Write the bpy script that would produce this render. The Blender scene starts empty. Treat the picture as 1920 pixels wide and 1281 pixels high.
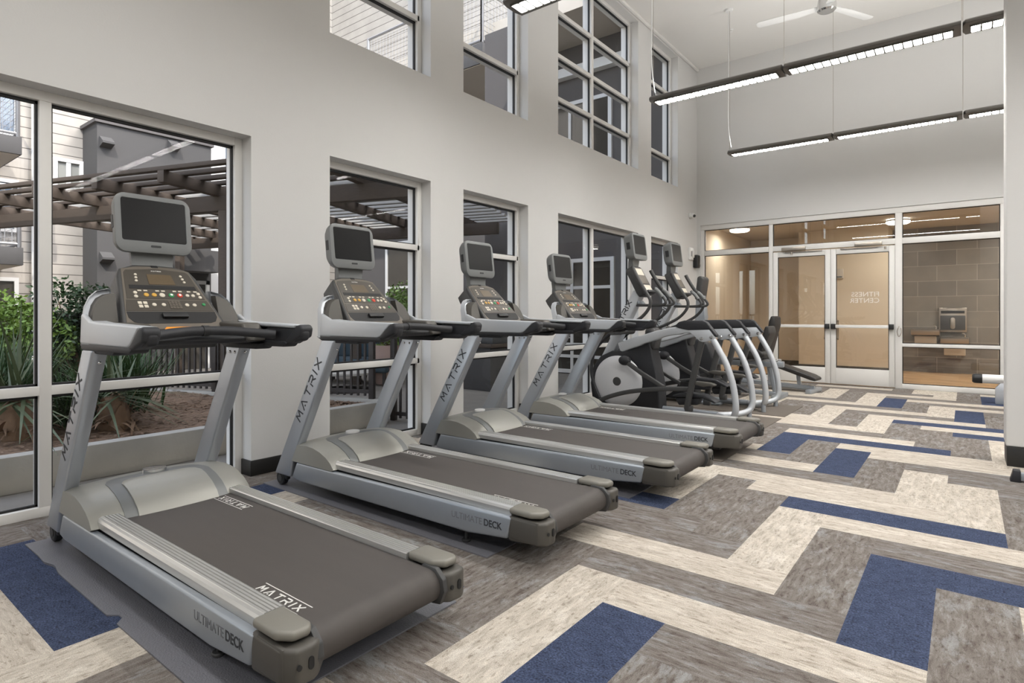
import bpy, bmesh, math, random
from mathutils import Vector, Matrix
random.seed(7)
R = math.radians
C = bpy.context.scene.collection
sc = bpy.context.scene

# ------------------------------------------------------------------ materials
def hx(r, g, b):
    f = lambda c: (c/255/12.92) if c/255 <= .04045 else ((c/255+.055)/1.055)**2.4
    return (f(r), f(g), f(b), 1)

def mat(name, col, rough=.5, metal=0, bump=0, bscale=200, var=0, vscale=8, spec=.5, coat=0, stretch=None, aniso=0):
    m = bpy.data.materials.new(name); m.use_nodes = True
    nt = m.node_tree; b = nt.nodes['Principled BSDF']
    b.inputs['Base Color'].default_value = col
    b.inputs['Roughness'].default_value = rough
    b.inputs['Metallic'].default_value = metal
    b.inputs['Specular IOR Level'].default_value = spec
    b.inputs['Coat Weight'].default_value = coat
    tc = nt.nodes.new('ShaderNodeTexCoord'); mp = nt.nodes.new('ShaderNodeMapping')
    nt.links.new(tc.outputs['Object'], mp.inputs['Vector'])
    if stretch: mp.inputs['Scale'].default_value = stretch
    n = nt.nodes.new('ShaderNodeTexNoise'); n.inputs['Scale'].default_value = vscale; n.inputs['Detail'].default_value = 5
    nt.links.new(mp.outputs['Vector'], n.inputs['Vector'])
    v = var if var else .03
    mx = nt.nodes.new('ShaderNodeMix'); mx.data_type = 'RGBA'
    mx.inputs['A'].default_value = [c*(1-v) for c in col[:3]]+[1]
    mx.inputs['B'].default_value = [min(1, c*(1+v)) for c in col[:3]]+[1]
    nt.links.new(n.outputs['Fac'], mx.inputs['Factor'])
    nt.links.new(mx.outputs['Result'], b.inputs['Base Color'])
    if bump:
        n2 = nt.nodes.new('ShaderNodeTexNoise'); n2.inputs['Scale'].default_value = bscale; n2.inputs['Detail'].default_value = 3
        nt.links.new(mp.outputs['Vector'], n2.inputs['Vector'])
        bp = nt.nodes.new('ShaderNodeBump'); bp.inputs['Strength'].default_value = bump; bp.inputs['Distance'].default_value = .004
        nt.links.new(n2.outputs['Fac'], bp.inputs['Height']); nt.links.new(bp.outputs['Normal'], b.inputs['Normal'])
    return m

def emit(name, col, s):
    m = bpy.data.materials.new(name); m.use_nodes = True
    b = m.node_tree.nodes['Principled BSDF']
    b.inputs['Base Color'].default_value = (.8, .8, .8, 1)
    b.inputs['Emission Color'].default_value = col; b.inputs['Emission Strength'].default_value = s
    return m

def glass(name, tint, refl=1.0, base=.0, rough=0):
    m = bpy.data.materials.new(name); m.use_nodes = True
    nt = m.node_tree; nt.nodes.remove(nt.nodes['Principled BSDF'])
    o = nt.nodes['Material Output']
    t = nt.nodes.new('ShaderNodeBsdfTransparent'); t.inputs['Color'].default_value = tint
    g = nt.nodes.new('ShaderNodeBsdfGlossy'); g.inputs['Roughness'].default_value = rough
    g.inputs['Color'].default_value = (1, 1, 1, 1)
    f = nt.nodes.new('ShaderNodeFresnel'); f.inputs['IOR'].default_value = 1.5
    ma = nt.nodes.new('ShaderNodeMath'); ma.operation = 'MULTIPLY_ADD'; ma.use_clamp = True
    ma.inputs[1].default_value = refl; ma.inputs[2].default_value = base
    nt.links.new(f.outputs[0], ma.inputs[0])
    mx = nt.nodes.new('ShaderNodeMixShader')
    nt.links.new(ma.outputs[0], mx.inputs[0]); nt.links.new(t.outputs[0], mx.inputs[1]); nt.links.new(g.outputs[0], mx.inputs[2])
    nt.links.new(mx.outputs[0], o.inputs['Surface'])
    return m

def carpet(name, cols, along, fine=(12, 2.4), bump=.6, bscale=300, worn=None, grain=(.70, 1.16)):
    """streaky woven carpet: noise stretched along the plank, with flecks"""
    m = bpy.data.materials.new(name); m.use_nodes = True
    nt = m.node_tree; b = nt.nodes['Principled BSDF']; N = nt.nodes.new; L = nt.links.new
    b.inputs['Roughness'].default_value = .95; b.inputs['Specular IOR Level'].default_value = .15
    tc = N('ShaderNodeTexCoord'); mp = N('ShaderNodeMapping')
    s = (fine[1], fine[0], 1) if along == 'x' else (fine[0], fine[1], 1)
    mp.inputs['Scale'].default_value = s
    L(tc.outputs['Object'], mp.inputs['Vector'])
    n = N('ShaderNodeTexNoise'); n.inputs['Scale'].default_value = 3.2; n.inputs['Detail'].default_value = 8; n.inputs['Roughness'].default_value = .72; n.inputs['Distortion'].default_value = .5
    L(mp.outputs['Vector'], n.inputs['Vector'])
    cr = N('ShaderNodeValToRGB'); el = cr.color_ramp.elements
    for i, (p, c) in enumerate(cols):
        e = el[i] if i < 2 else el.new(p)
        e.position = p; e.color = c
    L(n.outputs['Fac'], cr.inputs['Fac'])
    # flecks
    n3 = N('ShaderNodeTexNoise'); n3.inputs['Scale'].default_value = 70; n3.inputs['Detail'].default_value = 2
    mp3 = N('ShaderNodeMapping'); mp3.inputs['Scale'].default_value = (.45, 1, 1) if along == 'x' else (1, .45, 1)
    L(tc.outputs['Object'], mp3.inputs['Vector']); L(mp3.outputs['Vector'], n3.inputs['Vector'])
    r3 = N('ShaderNodeValToRGB'); r3.color_ramp.elements[0].position = .30; r3.color_ramp.elements[1].position = .42
    r3.color_ramp.elements[0].color = (.66, .63, .6, 1); r3.color_ramp.elements[1].color = (1, 1, 1, 1)
    L(n3.outputs['Fac'], r3.inputs['Fac'])
    n2 = N('ShaderNodeTexNoise'); n2.inputs['Scale'].default_value = bscale; n2.inputs['Detail'].default_value = 3
    L(tc.outputs['Object'], n2.inputs['Vector'])
    r2 = N('ShaderNodeValToRGB'); r2.color_ramp.elements[0].position = .3; r2.color_ramp.elements[1].position = .7
    r2.color_ramp.elements[0].color = (*[grain[0]]*3, 1); r2.color_ramp.elements[1].color = (*[grain[1]]*3, 1)
    L(n2.outputs['Fac'], r2.inputs['Fac'])
    m1 = N('ShaderNodeMix'); m1.data_type = 'RGBA'; m1.blend_type = 'MULTIPLY'; m1.inputs['Factor'].default_value = 1
    m2 = N('ShaderNodeMix'); m2.data_type = 'RGBA'; m2.blend_type = 'MULTIPLY'; m2.inputs['Factor'].default_value = 1
    base = cr.outputs['Color']
    if worn:                                         # ragged pale patches woven through the plank
        mp4 = N('ShaderNodeMapping'); mp4.inputs['Scale'].default_value = (3.2, 9, 1) if along == 'x' else (9, 3.2, 1)
        mp4.inputs['Location'].default_value = (3.7, 8.1, 0)
        L(tc.outputs['Object'], mp4.inputs['Vector'])
        n4 = N('ShaderNodeTexNoise'); n4.inputs['Scale'].default_value = 1.1; n4.inputs['Detail'].default_value = 10; n4.inputs['Roughness'].default_value = .78
        L(mp4.outputs['Vector'], n4.inputs['Vector'])
        r4 = N('ShaderNodeValToRGB'); r4.color_ramp.elements[0].position = .53; r4.color_ramp.elements[1].position = .60
        L(n4.outputs['Fac'], r4.inputs['Fac'])
        m4 = N('ShaderNodeMix'); m4.data_type = 'RGBA'; m4.inputs['B'].default_value = worn
        ml = N('ShaderNodeMath'); ml.operation = 'MULTIPLY'; ml.inputs[1].default_value = .62
        L(r4.outputs['Color'], ml.inputs[0]); L(ml.outputs[0], m4.inputs['Factor']); L(base, m4.inputs['A']); base = m4.outputs['Result']
    L(base, m1.inputs['A']); L(r3.outputs['Color'], m1.inputs['B'])
    L(m1.outputs['Result'], m2.inputs['A']); L(r2.outputs['Color'], m2.inputs['B'])
    L(m2.outputs['Result'], b.inputs['Base Color'])
    bp = N('ShaderNodeBump'); bp.inputs['Strength'].default_value = bump; bp.inputs['Distance'].default_value = .006
    L(n2.outputs['Fac'], bp.inputs['Height']); L(bp.outputs['Normal'], b.inputs['Normal'])
    return m

def brickmat(name, c1, c2, mortar, w, h, msize=.004, rough=.5, rot=None, bump=.2, off=.5, freq=2):
    """tiles, boards or siding as a brick pattern in object space"""
    m = bpy.data.materials.new(name); m.use_nodes = True
    nt = m.node_tree; b = nt.nodes['Principled BSDF']; N = nt.nodes.new; L = nt.links.new
    b.inputs['Roughness'].default_value = rough
    tc = N('ShaderNodeTexCoord')
    if rot: mp = N('ShaderNodeMapping'); mp.inputs['Rotation'].default_value = rot; L(tc.outputs['Object'], mp.inputs['Vector'])
    else:                                            # upright surface: courses run along x or y and stack in z
        sx = N('ShaderNodeSeparateXYZ'); L(tc.outputs['Object'], sx.inputs[0]); ad = N('ShaderNodeMath'); L(sx.outputs[0], ad.inputs[0]); L(sx.outputs[1], ad.inputs[1])
        mp = N('ShaderNodeCombineXYZ'); L(ad.outputs[0], mp.inputs[0]); L(sx.outputs[2], mp.inputs[1])
    br = N('ShaderNodeTexBrick'); br.inputs['Scale'].default_value = 1; br.inputs['Brick Width'].default_value = w
    br.inputs['Row Height'].default_value = h; br.inputs['Mortar Size'].default_value = msize
    br.inputs['Color1'].default_value = c1; br.inputs['Color2'].default_value = c2; br.inputs['Mortar'].default_value = mortar
    br.offset = off; br.offset_frequency = freq
    L(mp.outputs['Vector'], br.inputs['Vector'])
    n = N('ShaderNodeTexNoise'); n.inputs['Scale'].default_value = 3; n.inputs['Detail'].default_value = 6
    L(tc.outputs['Object'], n.inputs['Vector'])
    r2 = N('ShaderNodeValToRGB'); r2.color_ramp.elements[0].position = .25; r2.color_ramp.elements[1].position = .75
    r2.color_ramp.elements[0].color = (.85, .85, .85, 1); r2.color_ramp.elements[1].color = (1.08, 1.08, 1.08, 1)
    L(n.outputs['Fac'], r2.inputs['Fac'])
    m1 = N('ShaderNodeMix'); m1.data_type = 'RGBA'; m1.blend_type = 'MULTIPLY'; m1.inputs['Factor'].default_value = 1
    L(br.outputs['Color'], m1.inputs['A']); L(r2.outputs['Color'], m1.inputs['B']); L(m1.outputs['Result'], b.inputs['Base Color'])
    bp = N('ShaderNodeBump'); bp.inputs['Strength'].default_value = bump; bp.inputs['Distance'].default_value = .01; bp.invert = True
    L(br.outputs['Fac'], bp.inputs['Height']); L(bp.outputs['Normal'], b.inputs['Normal'])
    return m

M = {}
M['wall'] = mat('painted_wall', hx(213, 212, 210), .85, bump=.12, bscale=90, var=.01)
M['ceil'] = mat('ceiling_paint', hx(232, 230, 226), .9, var=.01)
M['base'] = mat('black_baseboard', hx(30, 29, 28), .45, var=.1)
M['alu'] = mat('white_aluminium', hx(222, 220, 216), .45, var=.02)
M['gasket'] = mat('black_gasket', hx(22, 22, 23), .6)
M['glass'] = glass('window_glass', (.95, .965, .965, 1), .3)
M['glass_far'] = glass('storefront_glass', (.92, .92, .91, 1), 1.3, .02)
M['silver'] = mat('silver_paint', hx(160, 166, 173), .38, .5, bump=.03, bscale=900, var=.03, vscale=30)
M['silver2'] = mat('silver_shell', hx(192, 196, 201), .4, .35, var=.02)
M['upright'] = mat('upright_silver', hx(176, 181, 188), .34, .6, var=.02)
M['champ'] = mat('warm_grey_plastic', hx(158, 157, 150), .42, .25, bump=.04, bscale=900, var=.02)
M['champ2'] = mat('grey_plastic_band', hx(120, 122, 122), .45, .2, bump=.04, bscale=900, var=.02)
M['cap2'] = mat('grey_cap_plastic', hx(124, 121, 113), .42, .1, bump=.06, bscale=900, var=.03)
M['cap'] = mat('dark_grey_plastic', hx(80, 77, 72), .45, .1, bump=.06, bscale=900, var=.04)
M['black'] = mat('black_plastic', hx(26, 27, 29), .5, bump=.05, bscale=700, var=.06)
M['rubber'] = mat('black_rubber', hx(34, 35, 39), .55, bump=.05, bscale=500, var=.08)
M['darkgrey'] = mat('charcoal_plastic', hx(62, 62, 62), .5, bump=.04, bscale=800, var=.05)
M['brown'] = mat('console_overlay', hx(70, 65, 58), .4, var=.05)
M['brown2'] = mat('console_bezel', hx(104, 97, 88), .45, .1, var=.04)
M['lcd'] = mat('amber_display', hx(92, 78, 58), .3, var=.1, vscale=120)
M['screen'] = mat('black_screen', hx(14, 14, 15), .32, spec=.25, var=.1)
M['tvgrey'] = mat('tv_grey', hx(112, 114, 114), .45, .1, var=.03)
M['belt'] = mat('running_belt', hx(74, 69, 66), .62, bump=.25, bscale=700, var=.14, vscale=3, stretch=(1, 7, 1))
M['brushed'] = mat('brushed_aluminium', hx(206, 205, 202), .3, .65, bump=.02, bscale=60, var=.10, vscale=10, stretch=(.2, 60, 30))
M['chrome'] = mat('chrome', hx(215, 215, 215), .12, 1)
M['white'] = mat('white_plastic', hx(232, 232, 230), .4)
M['offwhite'] = mat('button_white', hx(214, 206, 190), .4)
M['yellow'] = mat('button_amber', hx(205, 160, 72), .4)
M['green'] = mat('button_green', hx(52, 140, 84), .4)
M['red'] = mat('button_red', hx(206, 66, 44), .4)
M['orange'] = mat('orange_plastic', hx(236, 150, 40), .45)
M['ink'] = mat('dark_lettering', hx(52, 54, 58), .6)
M['ink2'] = mat('faint_lettering', hx(118, 120, 124), .6)
M['print'] = mat('white_print', hx(222, 220, 216), .6)
M['mat'] = mat('rubber_mat', hx(112, 112, 118), .45, bump=.7, bscale=160, var=.08)
M['mat2'] = mat('brown_rubber_mat', hx(98, 90, 82), .8, bump=.3, bscale=160, var=.08)
M['disc'] = mat('silver_disc', hx(212, 213, 216), .4, .15, var=.015)
M['vinyl'] = mat('black_vinyl', hx(38, 36, 35), .5, bump=.1, bscale=400, var=.1)
M['pendant'] = mat('pendant_grey', hx(104, 101, 97), .45, .5, var=.03)
M['lens'] = emit('pendant_lens', (1, .98, .95, 1), 66)
M['lamp'] = emit('lobby_lamp', (1, .92, .8, 1), 5)
M['cream_x'] = carpet('cream_carpet_crossways', [(.28, hx(150, 138, 124)), (.72, hx(224, 214, 199)), (.45, hx(188, 178, 165)), (.56, hx(202, 193, 180))], 'x', worn=hx(226, 219, 208))
M['cream_y'] = carpet('cream_carpet_lengthways', [(.28, hx(148, 137, 124)), (.72, hx(224, 214, 200)), (.45, hx(188, 179, 166)), (.56, hx(203, 194, 181))], 'y', worn=hx(226, 219, 208))
M['grey_x'] = carpet('grey_carpet_crossways', [(.3, hx(82, 73, 66)), (.72, hx(158, 160, 158)), (.44, hx(116, 108, 102)), (.56, hx(132, 126, 121))], 'x', worn=hx(152, 155, 155))
M['grey_y'] = carpet('grey_carpet_lengthways', [(.3, hx(84, 75, 68)), (.72, hx(160, 160, 156)), (.44, hx(117, 109, 103)), (.56, hx(133, 127, 121))], 'y', worn=hx(154, 155, 154))
M['blue'] = carpet('blue_shag_carpet', [(.2, hx(52, 60, 82)), (.8, hx(84, 95, 122))], 'x', (6, 6), bump=1.6, bscale=150, grain=(.42, 1.45))
M['siding'] = brickmat('white_siding', hx(170, 163, 154), hx(167, 160, 151), hx(84, 78, 72), 40, .2, .008, .7, None, .4)
M['siding_y'] = brickmat('white_siding_side', hx(170, 163, 154), hx(167, 160, 151), hx(84, 78, 72), 40, .2, .008, .7, None, .4)
M['stucco'] = mat('grey_stucco', hx(76, 74, 73), .9, bump=.4, bscale=120, var=.06, vscale=2)
M['stucco_d'] = mat('dark_grey_stucco', hx(90, 86, 84), .9, bump=.4, bscale=120, var=.06, vscale=2)
M['beige'] = mat('beige_paint', hx(214, 199, 176), .85, var=.01)
M['soffit'] = mat('soffit_paint', hx(196, 186, 172), .85)
M['dkwood'] = mat('dark_stained_timber', hx(78, 67, 58), .75, bump=.4, bscale=60, var=.3, vscale=14, stretch=(1, 6, 6))
M['slatgrey'] = mat('grey_slat_paint', hx(172, 168, 162), .8, var=.06)
M['concrete'] = mat('board_marked_concrete', hx(170, 166, 158), .9, bump=.35, bscale=40, var=.22, vscale=3)
M['paving'] = mat('paving', hx(122, 116, 108), .9, bump=.3, bscale=60, var=.15)
M['mulch'] = mat('bark_mulch', hx(122, 100, 82), .95, bump=1, bscale=55, var=.6, vscale=45)
M['fence'] = mat('fence_metal', hx(54, 48, 45), .6, .2, var=.1)
M['leaf_d'] = mat('dark_leaf', hx(44, 66, 36), .5, var=.35, vscale=5)
M['leaf_l'] = mat('bright_leaf', hx(104, 132, 54), .5, var=.3, vscale=5)
M['grassy'] = mat('grass_blade', hx(50, 80, 38), .55, var=.35, vscale=4)
M['spike'] = mat('yucca_blade', hx(76, 88, 58), .5, var=.3, vscale=4)
M['husk'] = mat('dry_husk', hx(132, 106, 84), .9, bump=.6, bscale=60, var=.3, vscale=12)
M['stem'] = mat('woody_stem', hx(96, 78, 62), .9, var=.2)
M['pot'] = mat('clay_pot', hx(176, 150, 140), .8, bump=.2, bscale=30, var=.08)
M['teal'] = mat('teal_cushion', hx(48, 66, 76), .9, bump=.2, bscale=200, var=.1)
M['skyglass'] = mat('sky_tinted_pane', hx(88, 108, 130), .08, 0, spec=1, var=.15, vscale=2)  # reflected sky put into the blue base colour
M['darkpane'] = mat('dim_window_pane', hx(66, 62, 56), .1, spec=.8, var=.25, vscale=1.5)
M['blind'] = mat('window_blind', hx(140, 140, 134), .7, var=.1, vscale=3, stretch=(1, 1, 30))
M['tile'] = brickmat('grey_wall_tile', hx(128, 121, 111), hx(112, 106, 98), hx(162, 154, 142), .6, .3, .004, .35, None, .1)
M['plank'] = brickmat('oak_plank_floor', hx(202, 166, 122), hx(166, 132, 96), hx(120, 94, 66), .9, .16, .002, .4, (0, 0, R(35)), .1)
M['steel'] = mat('stainless_steel', hx(168, 160, 150), .28, .9, var=.05)
M['ball_b'] = mat('blue_ball_vinyl', hx(70, 96, 128), .4)
M['ball_o'] = mat('orange_ball_vinyl', hx(222, 112, 52), .4)
M['ball_g'] = mat('grey_ball_vinyl', hx(150, 150, 152), .4)
M['mesh'] = mat('railing_metal', hx(150, 148, 148), .5, .3)
M['frost'] = mat('frosted_lettering', hx(226, 220, 212), .7)

# ------------------------------------------------------------------ geometry
def catmull(pts, n=6, closed=False):
    P = [Vector(p) for p in pts]; out = []
    m = len(P)
    for i in range(m if closed else m-1):
        if closed: a, b, c, d = P[(i-1) % m], P[i], P[(i+1) % m], P[(i+2) % m]
        else: a, b, c, d = P[max(i-1, 0)], P[i], P[i+1], P[min(i+2, m-1)]
        for k in range(n):
            t = k/n
            out.append(.5*((2*b)+(c-a)*t+(2*a-5*b+4*c-d)*t*t+(3*b-a-3*c+d)*t**3))
    if not closed: out.append(P[-1])
    return out

def rrect(w, h, r, n=4):
    out = []
    for cx, cy, a0 in ((w/2-r, h/2-r, 0), (-w/2+r, h/2-r, 90), (-w/2+r, -h/2+r, 180), (w/2-r, -h/2+r, 270)):
        for k in range(n+1):
            a = R(a0+90*k/n); out.append((cx+r*math.cos(a), cy+r*math.sin(a)))
    return out

class B:
    """collects shapes for one part; build() links them as one mesh object"""
    def __init__(s): s.bm = bmesh.new()
    def _add(s, t, xf=None, smooth=True):
        if xf is not None: bmesh.ops.transform(t, matrix=xf, verts=t.verts)
        me = bpy.data.meshes.new('t'); t.to_mesh(me); t.free(); s.bm.from_mesh(me); bpy.data.meshes.remove(me)
        return s
    def prism(s, pts, a0, a1, axis='y', bev=0, seg=2, xf=None, sharp=30):
        t = bmesh.new()
        def mk(p, a): return {'y': (p[0], a, p[1]), 'z': (p[0], p[1], a), 'x': (a, p[0], p[1])}[axis]
        v0 = [t.verts.new(mk(p, a0)) for p in pts]; v1 = [t.verts.new(mk(p, a1)) for p in pts]
        n = len(pts)
        t.faces.new(v0); t.faces.new(v1)
        for i in range(n): t.faces.new((v0[i], v0[(i+1) % n], v1[(i+1) % n], v1[i]))
        bmesh.ops.recalc_face_normals(t, faces=t.faces)
        if bev:
            es = [e for e in t.edges if len(e.link_faces) == 2 and e.calc_face_angle(0) > R(sharp)]
            bmesh.ops.bevel(t, geom=es, offset=bev, segments=seg, affect='EDGES', profile=.5, clamp_overlap=True)
        return s._add(t, xf)
    def box(s, x0, x1, y0, y1, z0, z1, bev=0, seg=2, xf=None):
        return s.prism([(x0, z0), (x1, z0), (x1, z1), (x0, z1)], y0, y1, 'y', bev, seg, xf)
    def loft(s, rings, cap=True, closed=True, xf=None):
        t = bmesh.new(); V = [[t.verts.new(p) for p in r] for r in rings]; n = len(rings[0])
        for a, b in zip(V, V[1:]):
            for i in range(n if closed else n-1):
                j = (i+1) % n
                try: t.faces.new((a[i], a[j], b[j], b[i]))
                except ValueError: pass
        if cap and closed:
            t.faces.new(V[0]); t.faces.new(V[-1])
        bmesh.ops.recalc_face_normals(t, faces=t.faces)
        return s._add(t, xf)
    def tube(s, pts, r, n=10, sm=0, ry=None, xf=None, flat=None):
        P = catmull(pts, sm) if sm else [Vector(p) for p in pts]
        rings = []; m = len(P)
        up = None
        for i, p in enumerate(P):
            d = (P[min(i+1, m-1)]-P[max(i-1, 0)]).normalized()
            if up is None:
                up = Vector((0, 0, 1)) if abs(d.z) < .9 else Vector((0, 1, 0))
            a = d.cross(up)
            if a.length < 1e-5: a = d.cross(Vector((1, 0, 0)))
            a.normalize(); b = a.cross(d).normalized(); up = b
            rr = r[int(i*(len(r)-1)/(m-1)+.5)] if isinstance(r, (list, tuple)) else r
            r2 = rr*(ry or 1)
            rings.append([p+a*rr*math.cos(2*math.pi*k/n)+b*r2*math.sin(2*math.pi*k/n) for k in range(n)])
        return s.loft(rings, xf=xf)
    def bar(s, pts, w, h, side=(0, 1, 0), bev=.3, sm=0):
        """rectangular rounded section swept along pts; w across 'side', h in the other direction"""
        P = catmull(pts, sm) if sm else [Vector(p) for p in pts]
        rings = []; m = len(P); S = Vector(side)
        sec = None
        for i, p in enumerate(P):
            d = (P[min(i+1, m-1)]-P[max(i-1, 0)]).normalized()
            a = (S-d*S.dot(d)).normalized(); b = d.cross(a).normalized()
            hh = h[int(i*(len(h)-1)/(m-1)+.5)] if isinstance(h, (list, tuple)) else h
            sec = rrect(w, hh, min(w, hh)*bev, 3)
            rings.append([p+a*u+b*v for u, v in sec])
        return s.loft(rings)
    def lathe(s, prof, n=24, xf=None):
        rings = [[(r*math.cos(2*math.pi*k/n), r*math.sin(2*math.pi*k/n), z) for k in range(n)] for r, z in prof]
        return s.loft(rings, xf=xf)
    def cyl(s, c, r, h, axis='z', n=20, bev=0):
        p = [(r, 0), (r, h)] if not bev else [(r-bev, 0), (r, bev), (r, h-bev), (r-bev, h)]
        X = Matrix.Translation(c) @ {'z': Matrix.Identity(4), 'y': Matrix.Rotation(R(-90), 4, 'X'), 'x': Matrix.Rotation(R(90), 4, 'Y')}[axis]
        return s.lathe(p, n, X)
    def ball(s, c, r, sc_=(1, 1, 1), n=20):
        t = bmesh.new(); bmesh.ops.create_uvsphere(t, u_segments=n, v_segments=n//2+2, radius=r)
        X = Matrix.Translation(c) @ Matrix.Diagonal((*sc_, 1))
        return s._add(t, X)
    def quad(s, a, b, c, d):
        t = bmesh.new(); t.faces.new([t.verts.new(p) for p in (a, b, c, d)]); return s._add(t)
    def raw(s, verts, faces):
        me = bpy.data.meshes.new('t'); me.from_pydata(verts, [], faces); s.bm.from_mesh(me); bpy.data.meshes.remove(me); return s
    def xf(s, m): bmesh.ops.transform(s.bm, matrix=m, verts=s.bm.verts); return s
    def build(s, name, material, parent=None, ang=35, smooth=True):
        me = bpy.data.meshes.new(name); s.bm.to_mesh(me); s.bm.free()
        for m in (material if isinstance(material, (list, tuple)) else [material]): me.materials.append(m)
        if smooth:
            me.shade_smooth(); me.set_sharp_from_angle(angle=R(ang))
        o = bpy.data.objects.new(name, me); C.objects.link(o)
        if parent: o.parent = parent
        return o

def tag(o, label, cat, group=None, kind=None):
    o['label'] = label; o['category'] = cat
    if group: o['group'] = group
    if kind: o['kind'] = kind
    return o
def thing(name, label, cat, loc=(0, 0, 0), rz=0, group=None, kind=None):
    o = bpy.data.objects.new(name, None); C.objects.link(o); o.empty_display_size = .1
    o.location = loc; o.rotation_euler = (0, 0, rz)
    return tag(o, label, cat, group, kind)
def dup(root, loc, label, rz=None, group=None):
    r = root.copy(); C.objects.link(r); r.location = loc; r['label'] = label
    if rz is not None: r.rotation_euler = (0, 0, rz)
    if group: r['group'] = group
    for ch in list(root.children):
        c = ch.copy(); C.objects.link(c); c.parent = r
        for g in list(ch.children):
            d = g.copy(); C.objects.link(d); d.parent = c
    return r

# ---- lettering
STROKES = {'M': ([[(0, 0), (.14, 1), (.5, .35), (.86, 1), (1, 0)]], 1.0),
           'A': ([[(0, 0), (.5, 1), (1, 0)], [(.45, .12), (.55, .12)]], 1.0),
           'T': ([[(0, 1), (.95, 1)], [(.48, 1), (.48, 0)]], .95),
           'R': ([[(0, 0), (0, .55)], [(0, 1), (.72, 1), (.86, .86), (.86, .62), (.72, .48), (.2, .48)], [(.5, .48), (.9, 0)]], .9),
           'I': ([[(.05, 0), (.05, 1)]], .12),
           'X': ([[(0, 0), (.9, 1)], [(0, 1), (.9, 0)]], .9)}
def stroke_word(word, o, ux, uy, h, total, wid, name, material, parent, extra=None, kx=1.25):
    """wide stroke lettering laid in the plane (ux, uy) from origin o, spread over length total"""
    o, ux, uy = Vector(o), Vector(ux).normalized(), Vector(uy).normalized(); nn = ux.cross(uy)
    natural = sum(STROKES[c][1] for c in word); k = h*kx
    gap = (total-natural*k)/(len(word)-1)
    b = B(); x = 0
    def seg(p, q, w=wid):
        p, q = Vector(p), Vector(q); d = (q-p).normalized(); s = Vector((-d.y, d.x))*w/2; e = d*w*.3
        pts = [p-e+s, p-e-s, q+e-s, q+e+s]
        lo = [o+ux*t.x+uy*t.y for t in pts]; hi = [v+nn*.0012 for v in lo]
        b.raw([tuple(v) for v in lo+hi], [(0, 1, 2, 3), (7, 6, 5, 4), (0, 4, 5, 1), (1, 5, 6, 2), (2, 6, 7, 3), (3, 7, 4, 0)])
    for c in word:
        for line in STROKES[c][0]:
            for p, q in zip(line, line[1:]): seg((x+p[0]*k, p[1]*h), (x+q[0]*k, q[1]*h))
        x += STROKES[c][1]*k+gap
    for p, q in (extra or []): seg(p, q, wid*.6)
    bmesh.ops.recalc_face_normals(b.bm, faces=b.bm.faces)
    return b.build(name, material, parent, smooth=False)
def text(body, o, ux, uy, size, name, material, parent, length=None, bold=0, ext=.001, align='LEFT', leading=1):
    cu = bpy.data.curves.new('t', 'FONT'); cu.body = body; cu.size = size; cu.extrude = ext/2; cu.offset = bold; cu.align_x = align
    cu.space_line = leading
    ob = bpy.data.objects.new('t', cu); C.objects.link(ob)
    me = bpy.data.meshes.new_from_object(ob.evaluated_get(bpy.context.evaluated_depsgraph_get()))
    bpy.data.objects.remove(ob); bpy.data.curves.remove(cu)
    o, ux, uy = Vector(o), Vector(ux).normalized(), Vector(uy).normalized(); nn = ux.cross(uy)
    xs = [v.co.x for v in me.vertices]; s = (length/(max(xs)-min(xs))) if length else 1
    for v in me.vertices: v.co = o+ux*v.co.x*s+uy*v.co.y+nn*(v.co.z+ext/2)
    me.name = name; me.materials.clear(); me.materials.append(material)
    ob = bpy.data.objects.new(name, me); C.objects.link(ob)
    if parent: ob.parent = parent
    return ob

# ------------------------------------------------------------------ the room
CEIL = 5.70
X1, Y0, Y1 = 9.5, -5.0, 11.24
def struct(o, label, cat): return tag(o, label, cat, kind='structure')

# carpet: herringbone of 25 x 100 cm planks
GX, GY, U = 2.487, 4.885, .25
BLUE_V = {(2, 16), (5, 13), (6, 20), (0, 2), (2, 0), (4, -10), (1, -15), (-5, -17), (-9, -13)}
BLUE_H = {(3, 11), (5, 9), (1, 5), (2, -4), (5, -7), (-4, -6), (-9, -17), (-5, -13)}
CREAM_V = {(4, -2), (5, -3), (0, 10), (2, 8), (6, 4), (-1, 19), (1, 17), (4, 14), (3, 23), (4, 22), (-2, -4), (-1, -5), (2, -8), (6, -12), (0, -14), (-4, -18), (-8, -14), (7, 3)}
GREY_V = {(-2, 4), (-1, 3), (1, 1), (3, -1), (1, 9), (3, 7), (4, 6), (5, 5), (-1, 11), (-2, 12), (0, 18), (-2, 20), (3, 15), (6, 12), (5, 21), (0, -6), (1, -7), (3, -9), (5, -11), (-2, -12), (-1, -13), (2, -16), (-3, -19), (-10, -12)}
CREAM_H = {(1, -11), (-1, -9), (3, -5), (1, -3), (0, -2), (-2, 0), (-4, 2), (3, 3), (2, 4), (0, 6), (-2, 8), (4, 10), (2, 12), (0, 14), (-2, 16), (5, 17), (3, 19), (1, 21), (-8, -18), (-7, -19), (-4, 10), (-3, 9)}
GREY_H = {(0, -10), (-2, -8), (-3, -7), (4, -6), (-1, -1), (-3, 1), (-5, 3), (4, 2), (-1, 7), (1, 13), (-1, 15), (-3, 17), (4, 18), (2, 20), (0, 22), (-1, 23), (-6, -12), (-7, -11), (-10, -16), (2, -12), (-3, 25)}
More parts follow.
